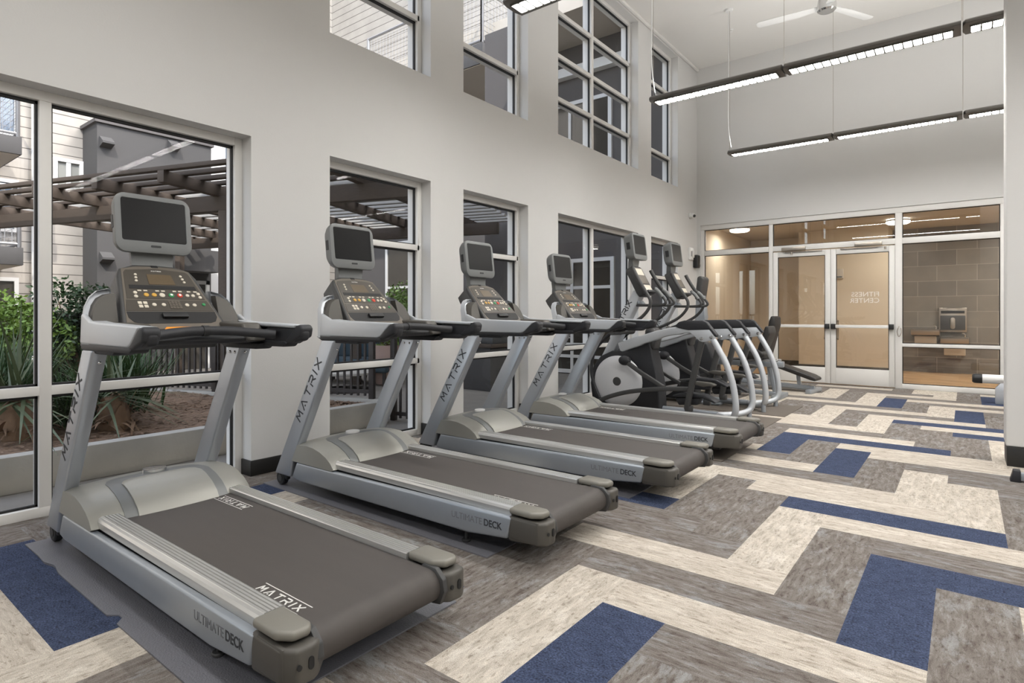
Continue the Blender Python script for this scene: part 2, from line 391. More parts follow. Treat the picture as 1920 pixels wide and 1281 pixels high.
def plank_mat(o, k, s):
    """0 cream_x 1 cream_y 2 grey_x 3 grey_y 4 blue"""
    if o == 'V':
        if (k, s) in BLUE_V: return 4
        if (k, s) in CREAM_V: return 1
        if (k, s) in GREY_V: return 3
        return 3 if (k*7+s*3) % 5 < 3 else 1
    if (k, s) in BLUE_H: return 4
    if (k, s) in CREAM_H: return 0
    if (k, s) in GREY_H: return 2
    return 2 if (k*5+s*3) % 7 < 4 else 0
fl_v, fl_f, fl_m = [], [], []
def plank(o, k, s, w, h):
    x0, x1 = max(GX+k*U, -.2), min(GX+(k+w)*U, X1)
    y0, y1 = max(GY+s*U, Y0), min(GY+(s+h)*U, Y1+.06)
    if x1 <= x0 or y1 <= y0: return
    n = len(fl_v); fl_v.extend([(x0, y0, 0), (x1, y0, 0), (x1, y1, 0), (x0, y1, 0)])
    fl_f.append((n, n+1, n+2, n+3)); fl_m.append(plank_mat(o, k, s))
for k in range(-14, 30):
    for m in range(-12, 14): plank('V', k, 2-k-8*m, 1, 4)
for j in range(-42, 28):
    for m in range(-12, 14): plank('H', -2-j-8*m, j, 4, 1)
fb = B(); fb.raw(fl_v, fl_f)
floor = fb.build('floor', [M['cream_x'], M['cream_y'], M['grey_x'], M['grey_y'], M['blue']], smooth=False)
for p, mi in zip(floor.data.polygons, fl_m): p.material_index = mi
struct(floor, 'carpet of cream, grey and blue planks laid in herringbone', 'floor')

# left wall with its two rows of window openings
LOW = [(-3.6, -.95), (-.2, 2.215), (2.888, 4.041), (4.515, 5.66), (6.315, 8.65), (9.14, 10.29)]
UPP = LOW[:]
WT = .26
def wall_strips():
    b = B(); ys = sorted({Y0, Y1+.2} | {y for w in LOW for y in w})
    zs = [(0, 2.385, LOW), (2.385, 3.357, []), (3.357, 5.63, UPP), (5.63, CEIL+1.6, [])]
    for z0, z1, holes in zs:
        edges = [Y0]+[y for w in holes for y in w]+[Y1+.2]
        for a, c in zip(edges[0::2], edges[1::2]): b.box(-WT, 0, a, c, z0, z1)
    return b
struct(wall_strips().build('wall_left', M['wall'], smooth=False), 'white painted wall with tall windows in two rows', 'wall')
b = B()
edges = [Y0]+[y for w in LOW for y in w]+[Y1]
for a, c in zip(edges[0::2], edges[1::2]): b.box(-.115, .012, a-.012 if a > Y0 else a, c+.012 if c < Y1 else c-.03, 0, .108, .003)
struct(b.build('baseboard_left', M['base']), 'black baseboard around the piers between the low windows', 'baseboard')

# window units
def window(n, y0, y1, z0, z1, vs, hs, label, cat='window'):
    """aluminium frame set back in the wall; vs / hs are mullion and transom centres"""
    r = thing('window_%d' % n, label, cat, (-.12, y0, z0), kind='structure')
    w, h, f, d = y1-y0, z1-z0, .055, .045
    b = B()
    b.box(-d, 0, 0, f, 0, h, .003); b.box(-d, 0, w-f, w, 0, h, .003); b.box(-d, 0, f, w-f, h-f, h, .003); b.box(-d, 0, f, w-f, 0, f, .003)
    for v in vs: b.box(-d, 0, v-y0-.03, v-y0+.03, f, h-f, .003)
    vv = [0]+[v-y0 for v in vs]+[w]
    for q in hs:
        for a, c in zip(vv, vv[1:]):
            b.box(-d, 0, a+.027, c-.027, q-z0-.026, q-z0+.026, .003)
    b.build('window_frame', M['alu'], r)
    g = B(); k = B(); hh = [0]+[q-z0 for q in sorted(hs)]+[h]
    for i, (a, c) in enumerate(zip(vv, vv[1:])):
        for j, (p, q) in enumerate(zip(hh, hh[1:])):
            a2, c2 = a+(.055 if i == 0 else .03), c-(.055 if i == len(vv)-2 else .03)
            p2, q2 = p+(.055 if j == 0 else .026), q-(.055 if j == len(hh)-2 else .026)
            g.quad((-.05, a2, p2), (-.05, c2, p2), (-.05, c2, q2), (-.05, a2, q2))
            t = .012
            for bx in ((a2, a2+t, p2, q2), (c2-t, c2, p2, q2), (a2, c2, q2-t*1.4, q2), (a2, c2, p2, p2+t)):
                k.box(-.052, -.03, *bx)
    # outer half of the frame
    o = B()
    o.box(-.14, -d, 0, f*.8, 0, h); o.box(-.14, -d, w-f*.8, w, 0, h); o.box(-.14, -d, 0, w, h-f*.8, h); o.box(-.14, -d, 0, w, 0, f*.8)
    for v in vs: o.box(-.14, -.056, v-y0-.022, v-y0+.022, 0, h)
    for q in hs: o.box(-.14, -.056, 0, w, q-z0-.02, q-z0+.02)
    o.build('outer_frame', M['alu'], r)
    k.build('window_gasket', M['gasket'], r)
    g.build('window_pane', M['glass'], r, smooth=False)
    return r
window(1, *LOW[0], 0, 2.385, [-2.3], [.705], 'low window beyond the camera, farthest from the glass doors')
window(2, *LOW[1], 0, 2.385, [1.03], [.705], 'wide low window behind the nearest treadmill, courtyard palms outside')
window(3, *LOW[2], 0, 2.385, [], [.70, 1.765], 'low window behind the second treadmill from the camera')
window(4, *LOW[3], 0, 2.385, [], [.70, 1.78], 'low window behind the third treadmill from the camera')
window(5, *LOW[4], 0, 2.385, [7.42], [.70], 'wide low window behind the fourth treadmill and first elliptical')
window(6, *LOW[5], 0, 2.385, [], [.70, 1.765], 'narrow low window nearest the glass doors')
UZ = [3.90, 4.43, 4.98]
window(7, *UPP[0], 3.357, 5.63, [-2.3], UZ, 'high window beyond the camera above the first low window')
window(8, *UPP[1], 3.357, 5.63, [1.03], UZ, 'wide high window above the nearest treadmill')
window(9, *UPP[2], 3.357, 5.63, [], [3.93, 4.98], 'high window above the second treadmill, bright balcony outside')
window(10, *UPP[3], 3.357, 5.63, [], [3.92, 4.98], 'high window above the third treadmill, corner of a balcony outside')
window(11, *UPP[4], 3.357, 5.63, [7.42], [3.88, 4.43, 4.98], 'wide high window with eight panes near the ceiling')
window(12, *UPP[5], 3.357, 5.63, [], [3.86, 4.98], 'narrow high window in the far corner')

# far wall, ceiling, unseen sides
b = B(); b.box(-WT, X1, Y1, Y1+.2, 2.79, CEIL); b.box(4.27, X1, Y1, Y1+.2, 0, 2.79); b.box(-WT, .06, Y1, Y1+.2, 0, 2.79)
struct(b.build('wall_far', M['wall'], smooth=False), 'white painted end wall above the glazed entrance', 'wall')
struct(B().box(-WT, X1+.3, Y0-.3, 15.4, CEIL, CEIL+.3).build('ceiling', M['ceil'], smooth=False), 'high flat white ceiling', 'ceiling')
struct(B().box(X1, X1+.2, Y0, Y1+.2, 0, CEIL).build('wall_right', M['wall'], smooth=False), 'white painted wall opposite the windows', 'wall')
struct(B().box(-WT, X1+.2, Y0-.2, Y0, 0, CEIL).build('wall_back', M['wall'], smooth=False), 'white painted wall behind the camera', 'wall')
b = B(); b.prism([(4.061, 6.02), (9.4, 6.02), (9.4, 6.36), (4.061, 6.36)], .145, CEIL, 'z', .012, 3)
b.box(4.075, 9.4, 6.035, 6.34, 0, .15)
struct(b.build('wall_stub', M['wall']), 'white wall end standing into the room at the right edge', 'wall')
struct(B().box(4.066, 9.4, 6.008, 6.372, 0, .145, .004).build('baseboard_stub', M['base']), 'black baseboard along the foot of the white wall end', 'baseboard')
b = B(); b.box(0, .05, Y0, Y1, CEIL-.05, CEIL, .02)
struct(b.build('trim_1', M['ceil']), 'narrow white moulding where window wall meets ceiling', 'trim')

# glazed entrance in the far wall
r = thing('window_13', 'glazed entrance screen of white aluminium in the far wall', 'window', (0, Y1+.02, 0), kind='structure')
b = B(); D0, D1 = 0, .11
for x0, x1 in ((.06, .125), (1.222, 1.281), (3.0, 3.088), (4.205, 4.268)): b.box(x0, x1, D0, D1, 0, 2.70, .004)
b.box(.06, 4.27, D0, D1, 2.70, 2.788, .004)
for x0, x1 in ((.125, 1.222), (1.281, 3.0), (3.088, 4.205)): b.box(x0, x1, D0, D1, 2.225, 2.315, .004)
b.box(3.088, 4.205, D0, D1, .645, .695, .004); b.box(.125, 1.222, D0, D1, .0, .09, .004); b.box(3.088, 4.205, D0, D1, 0, .075, .004)
b.build('window_frame', M['alu'], r)
g = B()
for x0, x1, z0, z1 in ((.125, 1.222, .09, 2.225), (.125, 1.222, 2.315, 2.70), (1.281, 3.0, 2.315, 2.70), (3.088, 4.205, 2.315, 2.70), (3.088, 4.205, .695, 2.225), (3.088, 4.205, .075, .645)):
    g.quad((x0, .05, z0), (x1, .05, z0), (x1, .05, z1), (x0, .05, z1))
g.build('window_pane', M['glass_far'], r, smooth=False)
k = B()
for x0, x1, z0, z1 in ((.125, 1.222, .09, 2.225), (.125, 1.222, 2.315, 2.70), (1.281, 3.0, 2.315, 2.70), (3.088, 4.205, 2.315, 2.70), (3.088, 4.205, .695, 2.225), (3.088, 4.205, .075, .645)):
    t = .01
    for bx in ((x0, x0+t, z0, z1), (x1-t, x1, z0, z1), (x0, x1, z1-t, z1), (x0, x1, z0, z0+t)): k.box(bx[0], bx[1], .04, .056, bx[2], bx[3])
k.build('window_gasket', M['gasket'], r)

def door_leaf(n, x0, x1, hinge_left, label):
    d = thing('door_%d' % n, label, 'door', (0, Y1+.035, 0), kind='structure')
    b = B(); s = .075
    b.box(x0, x0+s, 0, .05, .012, 2.21, .004); b.box(x1-s, x1, 0, .05, .012, 2.21, .004)
    b.box(x0+s, x1-s, 0, .05, .012, .272, .004); b.box(x0+s, x1-s, 0, .05, 2.12, 2.21, .004)
    b.build('door_frame', M['alu'], d)
    B().quad((x0+s, .025, .272), (x1-s, .025, .272), (x1-s, .025, 2.12), (x0+s, .025, 2.12)).build('door_pane', M['glass_far'], d, smooth=False)
    k = B(); t = .009
    for bx in ((x0+s, x0+s+t, .272, 2.12), (x1-s-t, x1-s, .272, 2.12), (x0+s, x1-s, 2.12-t, 2.12), (x0+s, x1-s, .272, .272+t)): k.box(bx[0], bx[1], .012, .03, bx[2], bx[3])
    k.build('door_gasket', M['gasket'], d)
    pb = B(); pb.box(x0+.075, x1-.075, -.07, -.025, .922, .972, .008); pbo = pb.build('push_bar', M['alu'], d)
    e = B(); e.box(x0+.012, x0+.075, -.075, 0, .905, .987, .006); e.box(x1-.075, x1-.012, -.075, 0, .905, .987, .006); e.build('push_bar_bracket', M['black'], pbo)
    px = x1-.09 if hinge_left else x0+.09
    sgn = -1 if hinge_left else 1
    B().tube([(px, .055, .75), (px, .10, .75), (px, .10, 1.02), (px, .055, 1.02)], .011, 10, 3).build('pull_handle', M['steel'], d)
    cx = x0+.14 if hinge_left else x1-.52
    c = B(); c.box(cx, cx+.36, -.055, 0, 2.215, 2.28, .006); co = c.build('door_closer', M['steel'], d)
    ax = cx+.05 if hinge_left else cx+.3
    ex = ax+.55 if hinge_left else ax-.5
    a2 = B(); a2.box(min(ax, ex), max(ax, ex), -.03, -.012, 2.19, 2.204, .003); a2.cyl((ax+.1, -.03, 2.155), .014, .04); a2.build('closer_arm', M['steel'], co)
    return d
d1 = door_leaf(1, 1.285, 2.138, True, 'left leaf of the glazed double door, plain glass')
d2 = door_leaf(2, 2.142, 2.997, False, 'right leaf of the glazed double door, lettered glass')
text('FITNESS\nCENTER', (2.80, .0215, 1.425), (-1, 0, 0), (0, 0, 1), .105, 'lettering', M['frost'], d2, length=.39, leading=.95)
d2['label'] = 'right leaf of the glazed double door, reversed white lettering on glass'
B().tube([(3.05, -.012, .95), (3.05, -.05, .95), (3.03, -.06, .88), (3.05, -.06, .80), (3.08, -.05, .86), (3.075, -.03, .93)], .006, 8, 5).build('keeper_loop', M['steel'], r)

# lobby behind the glass
LC = 2.86
struct(B().box(-1.2, 6.5, Y1+.14, 15.6, -.05, -.001).build('floor_lobby', M['plank'], smooth=False), 'oak plank floor beyond the glazed entrance', 'floor')
struct(B().box(-1.2, 6.5, Y1+.2, 15.6, LC, LC+.1).build('ceiling_lobby', M['soffit'], smooth=False), 'low ceiling of the lobby beyond the glass', 'ceiling')
b = B(); b.box(1.16, 2.69, 14.0, 14.95, 0, LC); b.box(-1.2, 1.16, 14.95, 15.1, 0, LC); b.box(-1.3, -.02, Y1+.2, 15.1, 0, LC); b.box(6.5, 6.6, Y1+.2, 15.6, 0, LC)
struct(b.build('wall_lobby', M['beige'], smooth=False), 'beige painted wall of the lobby beyond the glass', 'wall')
struct(B().box(2.69, 6.5, 14.9, 15.05, 0, LC).build('wall_tiled', M['tile'], smooth=False), 'grey tiled wall behind the drinking fountain', 'wall')
b = B(); b.box(1.15, 2.7, 13.985, 14.0, 0, .11); b.box(-1.2, 1.15, 14.935, 14.95, 0, .11); b.box(2.7, 2.705, 14.0, 14.9, 0, .11)
struct(b.build('baseboard_lobby', M['cap'], smooth=False), 'dark grey baseboard of the lobby walls', 'baseboard')

# ------------------------------------------------------------------ lamps
def pendant(y, x0, n, label):
    L, z = 1.343, 3.52
    p = thing('pendant_light', label, 'light', (x0, y, z), group='long pendant lights')
    body = B(); sec = [(-.125, 0), (-.13, .010), (-.122, .030), (-.09, .050), (-.04, .058), (.04, .058), (.09, .050), (.122, .030), (.13, .010), (.125, 0), (.09, -.004), (-.09, -.004)]
    for i in range(n):
        a, c = i*L+(.0 if i == 0 else .004), (i+1)*L-.004
        body.loft([[(a, u*.55, v*.8+.006) for u, v in sec], [(a+.02, u, v) for u, v in sec], [(c, u, v) for u, v in sec]])
    body.build('housing', M['pendant'], p)
    for i in range(n):
        a = i*L+.055
        le = B().box(a, a+1.233, -.072, .072, -.0085, -.003).build('lens', M['lens'], p, smooth=False)
        lo = B()
        for k in range(19): lo.box(a+k*1.233/18-.0055, a+k*1.233/18+.0055, -.076, .076, -.016, -.003)
        lo.box(a, a+1.233, .066, .078, -.016, -.003); lo.box(a, a+1.233, -.078, -.070, -.016, -.003)
        lo.build('louver', M['pendant'], p, smooth=False)
    for i in range(1, n, 1):
        B().tube([(i*L, 0, .08), (i*L, 0, CEIL-z)], .0022, 6).build('suspension_wire', M['steel'], p)
    B().tube([(.06, 0, .08), (.03, 0, .14), (-.005, 0, .5), (0, 0, 1.2), (0, 0, CEIL-z)], .0065, 8, 8).build('power_cord', M['white'], p)
    B().tube([(.014, 0, .08), (.014, 0, CEIL-z)], .0025, 6).build('suspension_wire', M['steel'], p)
    B().lathe([(.001, -.03), (.05, -.026), (.062, -.008), (.062, 0)], 24, Matrix.Translation((0, 0, CEIL-z))).build('ceiling_canopy', M['white'], p)
    return p
pendant(9.33, 1.12, 6, 'long grey pendant light hanging nearest the glazed entrance')
pendant(6.49, 1.12, 6, 'long grey pendant light, second from the glazed entrance, above the ellipticals')
pendant(3.79, 1.10, 6, 'long grey pendant light whose rounded end just enters the top edge')
def area(name, loc, sx, sy, power, col=(1, .995, .98), up=False, spread=180, rot=None):
    d = bpy.data.lights.new(name, 'AREA'); d.shape = 'RECTANGLE'; d.size = sx; d.size_y = sy; d.energy = power; d.color = col; d.spread = R(spread)
    o = bpy.data.objects.new(name, d); C.objects.link(o); o.location = loc
    o.rotation_euler = rot if rot else ((R(180), 0, 0) if up else (0, 0, 0))
    return o
PD, PU = 84, 58
for y in (9.33, 6.49, 3.79, 1.0, -1.8):  # last two rows: light added out of view, no fixture built
    if y < 2: area('added_downlight', (1.12+4.0, y, 3.49), 7.9, .2, 95)
    area('pendant_uplight', (1.12+4.0, y, 3.63), 7.9, .12, {9.33: 70, 6.49: 60, 3.79: 48}.get(y, 46), up=True)

def dome_lamp(x, y, label):
    t = thing('ceiling_lamp', label, 'light', (x, y, LC), group='round lobby lamps')
    B().lathe([(.17, 0), (.18, -.02), (.18, -.07), (.15, -.09), (.001, -.095)], 36).build('diffuser', M['lamp'], t)
    B().lathe([(.185, -.018), (.19, -.03), (.185, -.042), (.18, -.03), (.185, -.018)], 36).build('trim_ring', M['steel'], t)
    d = bpy.data.lights.new('lobby_lamp_light', 'AREA'); d.shape = 'DISK'; d.size = .34; d.energy = 15; d.color = (1, .97, .91)
    o = bpy.data.objects.new('lobby_lamp_light', d); C.objects.link(o); o.location = (x, y, LC-.10)
dome_lamp(.42, 12.45, 'round lit lamp on lobby ceiling above the left glass panel')
dome_lamp(2.9, 13.2, 'round lit lamp on lobby ceiling near the right glass panel')

area('lobby_fill_light', (5.2, 13.2, LC-.02), 1.2, .6, 90, (1, .97, .91))  # unseen lamp, added to light the beige walls from the right
# ceiling fan
f = thing('ceiling_fan', 'white bladed ceiling fan with a shiny metal motor', 'fan', (2.42, 9.12, 5.18))
B().lathe([(.001, -.02), (.09, -.02), (.11, 0), (.115, .06), (.10, .15), (.05, .19), (.02, .2), (.02, CEIL-5.18)], 32).build('motor', M['chrome'], f)
for a in (183, 63, -57):
    s = B(); s.prism([(.1, -.05), (.35, -.085), (.82, -.075), (.85, -.04), (.85, .04), (.82, .07), (.35, .06), (.1, .05)], .045, .053, 'z', .003)
    s.xf(Matrix.Rotation(R(a), 4, 'Z') @ Matrix.Rotation(R(8), 4, 'X')).build('blade', M['white'], f)
spk = B().lathe([(.001, -.04), (.03, -.035), (.012, -.02), (.035, -.006), (.035, 0)], 16).build('sprinkler', M['white']); spk.location = (.962, 10.0, CEIL)
tag(spk, 'small white sprinkler head on the ceiling beside the fan', 'sprinkler')

# ------------------------------------------------------------------ treadmill
def treadmill(label):
    t = thing('treadmill', label, 'treadmill', (0, 1.29, .007), group='row of treadmills')
    H = .375
    MR = lambda pts, s: [(x, s*y, z) for x, y, z in pts]
    for s in (-1, 1):
        y0, y1 = sorted((s*H, s*(H-.066)))
        up = B().prism([(.325, .075), (.50, .075), (.527, .178), (.966, .972), (.835, .972)], y0, y1, 'y', .012, 3)
        uo = up.build('upright', M['upright'], t)
        if s < 0:
            d = Vector((.505, 0, .886)).normalized(); n = Vector((-d.z, 0, d.x))
            o = Vector((.602, -H-.0006, .455))-n*.018
            stroke_word('MATRIX', o, d, n, .050, .45, .0085, 'lettering', M['ink'], uo)
            bo = B()
            for q in (.60,): bo.ball((.952, -H+.033, .915), .008, n=10)
            bo.build('bolt', M['chrome'], uo)
        else:
            bo = B()
            bo.ball((.855, H-.066, .93), .008, n=10); bo.ball((.905, H-.066, .93), .008, n=10); bo.ball((.948, H-.033, .93), .008, n=10)
            bo.build('bolt', M['chrome'], uo)
        # transport wheel
        w = B().cyl((.375, s*(H-.012), .048), .046, s*-.04 if False else .001, 'y') if False else B()
        yy = min(s*(H-.015), s*(H-.055))
        w.cyl((.37, yy, .047), .046, .04, 'y', 24, .006); w.box(.345, .44, yy+.004, yy+.036, .04, .09, .01)
        wo = w.build('transport_wheel', M['black'], t)
        B().cyl((.37, -H+.012 if s < 0 else H-.016, .047), .022, .004, 'y', 16).build('wheel_hub', M['darkgrey'], wo)
        # side cover of the deck
        a0, a1 = sorted((s*H, s*(H-.035)))
        sc_ = B().prism([(.522, .078), (.60, .066), (1.75, .070), (2.0, .072), (2.232, .096), (2.262, .200), (.574, .182)], a0, a1, 'y', .011, 3)
        so = sc_.build('side_cover', M['silver'], t)
        if s < 0:
            text('ULTIMATE', (1.895, -H-.0003, .128), (1, 0, .012), (0, 0, 1), .045, 'lettering', M['ink2'], so, .19)
            text('DECK', (2.098, -H-.0003, .1305), (1, 0, .012), (0, 0, 1), .045, 'lettering', M['ink'], so, .105, bold=.0008)
        # rear end cap with bolt holes
        e0, e1 = sorted((s*H, s*(H-.118)))
        ec = B(); ec.prism([(2.236, e0+.002 if s < 0 else e0), (2.395, e0+.002 if s < 0 else e0), (2.432, e0+.03), (2.436, e1-.03), (2.42, e1), (2.236, e1)] if True else [], .098, .204, 'z', .014, 3)
        ec.prism([(2.267, .204), (2.236, .098), (2.25, .092), (2.40, .104), (2.40, .204)], e0+.004, e1-.004, 'y', .006, 2)
        eo = ec.build('end_cap', M['cap'], t)
        r0, r1 = (e0, e1)
        B().prism([(2.24, r0+.004), (2.36, r0+.004), (2.405, r0+.035), (2.41, r1-.03), (2.385, r1-.008), (2.24, r1-.008)], .212, .242, 'z', .012, 3).build('rail_cap', M['cap2'], eo)
        hb = B(); ym = (e0+e1)/2
        hb.cyl((2.4335, ym-.024, .155), .008, .004, 'x', 12)
        hb.prism([(ym+.014+u*.8, .155+v) for u, v in rrect(.022, .036, .010, 4)], 2.431, 2.438, 'x')
        hb.build('bolt_hole', M['gasket'], eo)
        g0, g1 = sorted((s*(H-.118), s*(H-.104)))
        B().prism([(2.30, .20), (2.33, .226), (2.39, .222), (2.425, .19), (2.432, .15), (2.41, .10), (2.34, .09)], g0-.004, g1+.004, 'y', .004, 2).build('roller_guard', M['darkgrey'], eo)
        # foot rail of grooved aluminium
        q0, q1 = H-.030, H-.118
        prof = [(q0, .196), (q0, .222), (q0-.006, .232), (q0-.016, .236)]
        yy2 = q0-.018
        for k in range(5):
            prof += [(yy2, .238), (yy2-.0085, .238), (yy2-.0095, .2335), (yy2-.0125, .2335)]; yy2 -= .0135
        prof += [(q1+.004, .238), (q1, .234), (q1, .205), (q1+.01, .196)]
        B().prism([(s*a, b) for a, b in prof], .90, 2.238, 'x').build('foot_rail', M['brushed'], t, ang=20)
        lf = B(); lf.cyl((1.94, s*(H-.06), 0), .022, .012, 'z', 18, .003); lf.cyl((1.94, s*(H-.06), .012), .007, .07); lf.box(1.90, 1.98, s*(H-.06)-.02, s*(H-.06)+.02, .052, .064, .002)
        lf.build('levelling_foot', M['darkgrey'], t)
    B().box(.55, 2.28, -.335, .335, .075, .195).build('deck_frame', M['black'], t)
    # running belt over its rear roller
    pts = [(.80, .215), (2.33, .215)]+[(2.355+.058*math.sin(R(a)), .157+.058*math.cos(R(a))) for a in range(0, 181, 15)]+[(2.1, .099), (2.1, .12), (.80, .19)]
    be = B().prism(pts, -.254, .254, 'y'); bo = be.build('running_belt', M['belt'], t, ang=50)
    stroke_word('MATRIX', (2.03, -.232, .2152), (1, 0, 0), (0, 1, 0), .030, .235, .0055, 'lettering', M['print'], bo, extra=[((-.01, .044), (.25, .044)), ((-.01, -.012), (.25, -.012))], kx=1.0)
    stroke_word('MATRIX', (1.235, .20, .2152), (-1, 0, 0), (0, -1, 0), .030, .235, .0055, 'lettering', M['print'], bo, extra=[((-.01, .044), (.25, .044)), ((-.01, -.012), (.25, -.012))], kx=1.0)
    # motor cover: domed shroud
    def cov(ylist, lift, x_in=0, xend=0):
        prof = [(.40, .19), (.43, .245), (.50, .296), (.59, .322), (.68, .329), (.75, .324), (.82, .305), (.88, .275), (.925, .238), (.952, .196)]
        rings = []
        for y in ylist:
            u = abs(y)/H; k = 1-.16*u**2.2 if u < .96 else .80
            bulge = (.035*(1-u*u))
            rings.append([(x+(bulge if x > .6 else 0)*((x-.6)/.35 if x > .6 else 0)+xend, y, .19+(z-.19)*k+lift*max(0, min(1, (z-.20)/.05))) for x, z in prof])
        return rings
    ys = [-H+.001, -H+.006, -.34]+[i*.04-.32 for i in range(17)]+[.34, H-.006, H-.001]
    def cover(ylist, lift, xo=0):
        rr = cov(ylist, lift, 0, xo)
        return B().loft([[*r, (r[-1][0]-.02, r[0][1], .185), (r[0][0], r[0][1], .185)] for r in rr])
    mc = cover(ys, 0).build('motor_cover', M['champ'], t, ang=50)
    # raised centre pad framed by the darker arched band
    def zprof(x):
        P_ = [(.40, .19), (.43, .245), (.50, .296), (.59, .322), (.68, .329), (.75, .324), (.82, .305), (.88, .275), (.925, .238), (.952, .196)]
        for (xa, za), (xb, zb) in zip(P_, P_[1:]):
            if xa <= x <= xb: return za+(zb-za)*(x-xa)/(xb-xa)
        return .19
    def patch(ylist, x0f, x1f, lift, xo, n=16):
        rr_ = []
        for y in ylist:
            u = abs(y)/H; k = 1-.16*u**2.2; bulge = .035*(1-u*u); xa, xb = x0f(y), x1f(y); row = []
            for i in range(n+1):
                x = xa+(xb-xa)*i/n; e = min(1, 6*i/n, 6*(n-i)/n+.6)
                row.append((x+xo+(bulge*(x-.6)/.35 if x > .6 else 0), y, .19+(zprof(x)-.19)*k+lift*e))
            rr_.append(row)
        return B().loft([r_+[(r_[-1][0]-.01, r_[0][1], r_[-1][2]-.012), (r_[0][0]+.005, r_[0][1], r_[0][2]-.014)] for r_ in rr_])
    arch = lambda y, h, x, c: x+(c*(1-math.sqrt(max(0, 1-((abs(y)-(h-c))/c)**2))) if abs(y) > h-c else 0)
    patch([i*.241/14 for i in range(-14, 15)], lambda y: arch(y, .242, .635, .085), lambda y: .952, .003, .002).build('cover_band', M['champ2'], mc, ang=50)
    patch([i*.187/12 for i in range(-12, 13)], lambda y: arch(y, .189, .695, .06), lambda y: .952, .010, .004).build('cover_pad', M['champ'], mc, ang=50)
    bd = B().lathe([(.001, .006), (.036, .004), (.042, .002), (.042, -.02), (.001, -.02)], 32, Matrix.Translation((.675, .0, .3405)) @ Matrix.Rotation(R(3), 4, 'Y') @ Matrix.Diagonal((.85, 1.25, 1, 1)))
    bdo = bd.build('badge', M['white'], mc)
    B().lathe([(.038, .0065), (.0465, .0055), (.0465, -.02), (.038, -.02)], 32, Matrix.Translation((.675, .0, .3405)) @ Matrix.Rotation(R(3), 4, 'Y') @ Matrix.Diagonal((.85, 1.25, 1, 1))).build('badge_rim', M['chrome'], bdo)

    # ---- handlebars
    for s in (-1, 1):
        y0, y1 = sorted((s*H, s*(H-.02)))
        arm = B().prism([(.822, .996), (1.345, .996), (1.372, 1.005), (1.455, 1.078), (1.03, 1.088), (.93, 1.095), (.845, 1.13), (.835, 1.12)], y0-.003, y1, 'y', .009, 3)
        y2, y3 = sorted((s*H, s*(H-.072)))
        arm.prism([(1.0, 1.070), (1.445, 1.062), (1.455, 1.078), (1.03, 1.090), (.93, 1.098)], y2, y3, 'y', .007, 3)
        ao = arm.build('side_arm', M['silver2'], t)
        y4, y5 = sorted((s*(H-.012), s*(H-.062)))
        g = B(); g.prism([(1.14, .985), (1.36, .985), (1.40, .99), (1.488, 1.005), (1.498, 1.045), (1.48, 1.070), (1.42, 1.066), (1.22, 1.070), (1.16, 1.05)], y4, y5, 'y', .018, 4)
        g.prism([(1.34, .985), (1.40, .988), (1.488, 1.02), (1.498, 1.062), (1.48, 1.080), (1.45, 1.074)], min(s*(H+.003), s*(H-.066)), max(s*(H+.003), s*(H-.066)), 'y', .018, 4)
        g.build('rubber_grip', M['rubber'], ao)
        tr = B(); tr.prism([(.826, .968), (1.36, .972), (1.385, .99), (1.36, 1.0), (.82, 1.0)], y2-.001, y3-.0, 'y', .008, 2)
        tr.prism([(.76, .99), (1.20, .985), (1.16, .955), (.86, .955)], min(s*(H-.01), s*(H-.10)), max(s*(H-.01), s*(H-.10)), 'y', .01, 2)
        tr.build('arm_trim', M['rubber'], ao)
        # ear beside the console: silver shell with a dark inner panel
        def ring(x, k, dz=0):
            return [(x+.0, s*(H-.0+k), .985), (x-.005, s*(H-.004+k), 1.10), (x-.028, s*(H-.020+k), 1.16), (x-.045, s*(H-.045+k), 1.205), (x-.055, s*(H-.08+k), 1.235), (x-.058, s*(H-.135), 1.248), (x-.03, s*(H-.14), 1.14), (x, s*(H-.14), .985)]
        sh = B().loft([[(p[0]-.035, p[1], p[2]) for p in ring(.82, -.012)], ring(.838, 0), [(p[0]+(1.11-p[2])*.2+.0+max(0, (1.10-p[2]))*.6, p[1], p[2]) for p in ring(.838, 0)]])
        eo = sh.build('ear_shell', M['silver2'], t, ang=60)
        inner = [(H-.024, 1.085), (H-.032, 1.13), (H-.048, 1.168), (H-.072, 1.20), (H-.104, 1.218), (H-.135, 1.224), (H-.135, 1.085)]
        def px(z): return .852-(z-1.085)*.33
        pn = B().loft([[(px(z)-.05, s*a, z) for a, z in inner], [(px(z)+.02, s*a, z) for a, z in inner], [(px(z)+.028, s*(a*.97+.007), z*.985+.0175) for a, z in inner]])
        pn.build('ear_panel', M['cap'], eo, ang=40)
        sh2 = B().prism([(.86, 1.0), (1.22, .998), (1.16, 1.085), (.88, 1.09)], min(s*(H-.07), s*(H-.17)), max(s*(H-.07), s*(H-.17)), 'y', .014, 3)
        sh2.build('cup_shelf', M['cap'], eo)
    cb = B(); cb.tube([(1.30, -.30, 1.03), (1.265, -.24, 1.036), (1.225, -.12, 1.048), (1.21, 0, 1.052), (1.225, .12, 1.048), (1.265, .24, 1.036), (1.30, .30, 1.03)], .0215, 14, 6)
    co = cb.build('crossbar', M['rubber'], t)
    B().tube([(1.21, -.014, 1.052), (1.21, .014, 1.052)], .0245, 16).build('crossbar_collar', M['black'], co)
    B().prism([(.82, .985), (1.17, .99), (1.2, 1.01), (1.17, 1.035), (.82, 1.06)], -.315, .315, 'y', .012, 3).build('console_base', M['rubber'], t)

    # ---- console: plane rising towards the window, (u across, v up the slope, n out of it)
    bot, top = Vector((.955, 0, 1.045)), Vector((.685, 0, 1.335))
    vd = (top-bot).normalized(); nd = Vector((vd.z, 0, -vd.x)); LN = (top-bot).length; ku, kv = 1.10, 1.13
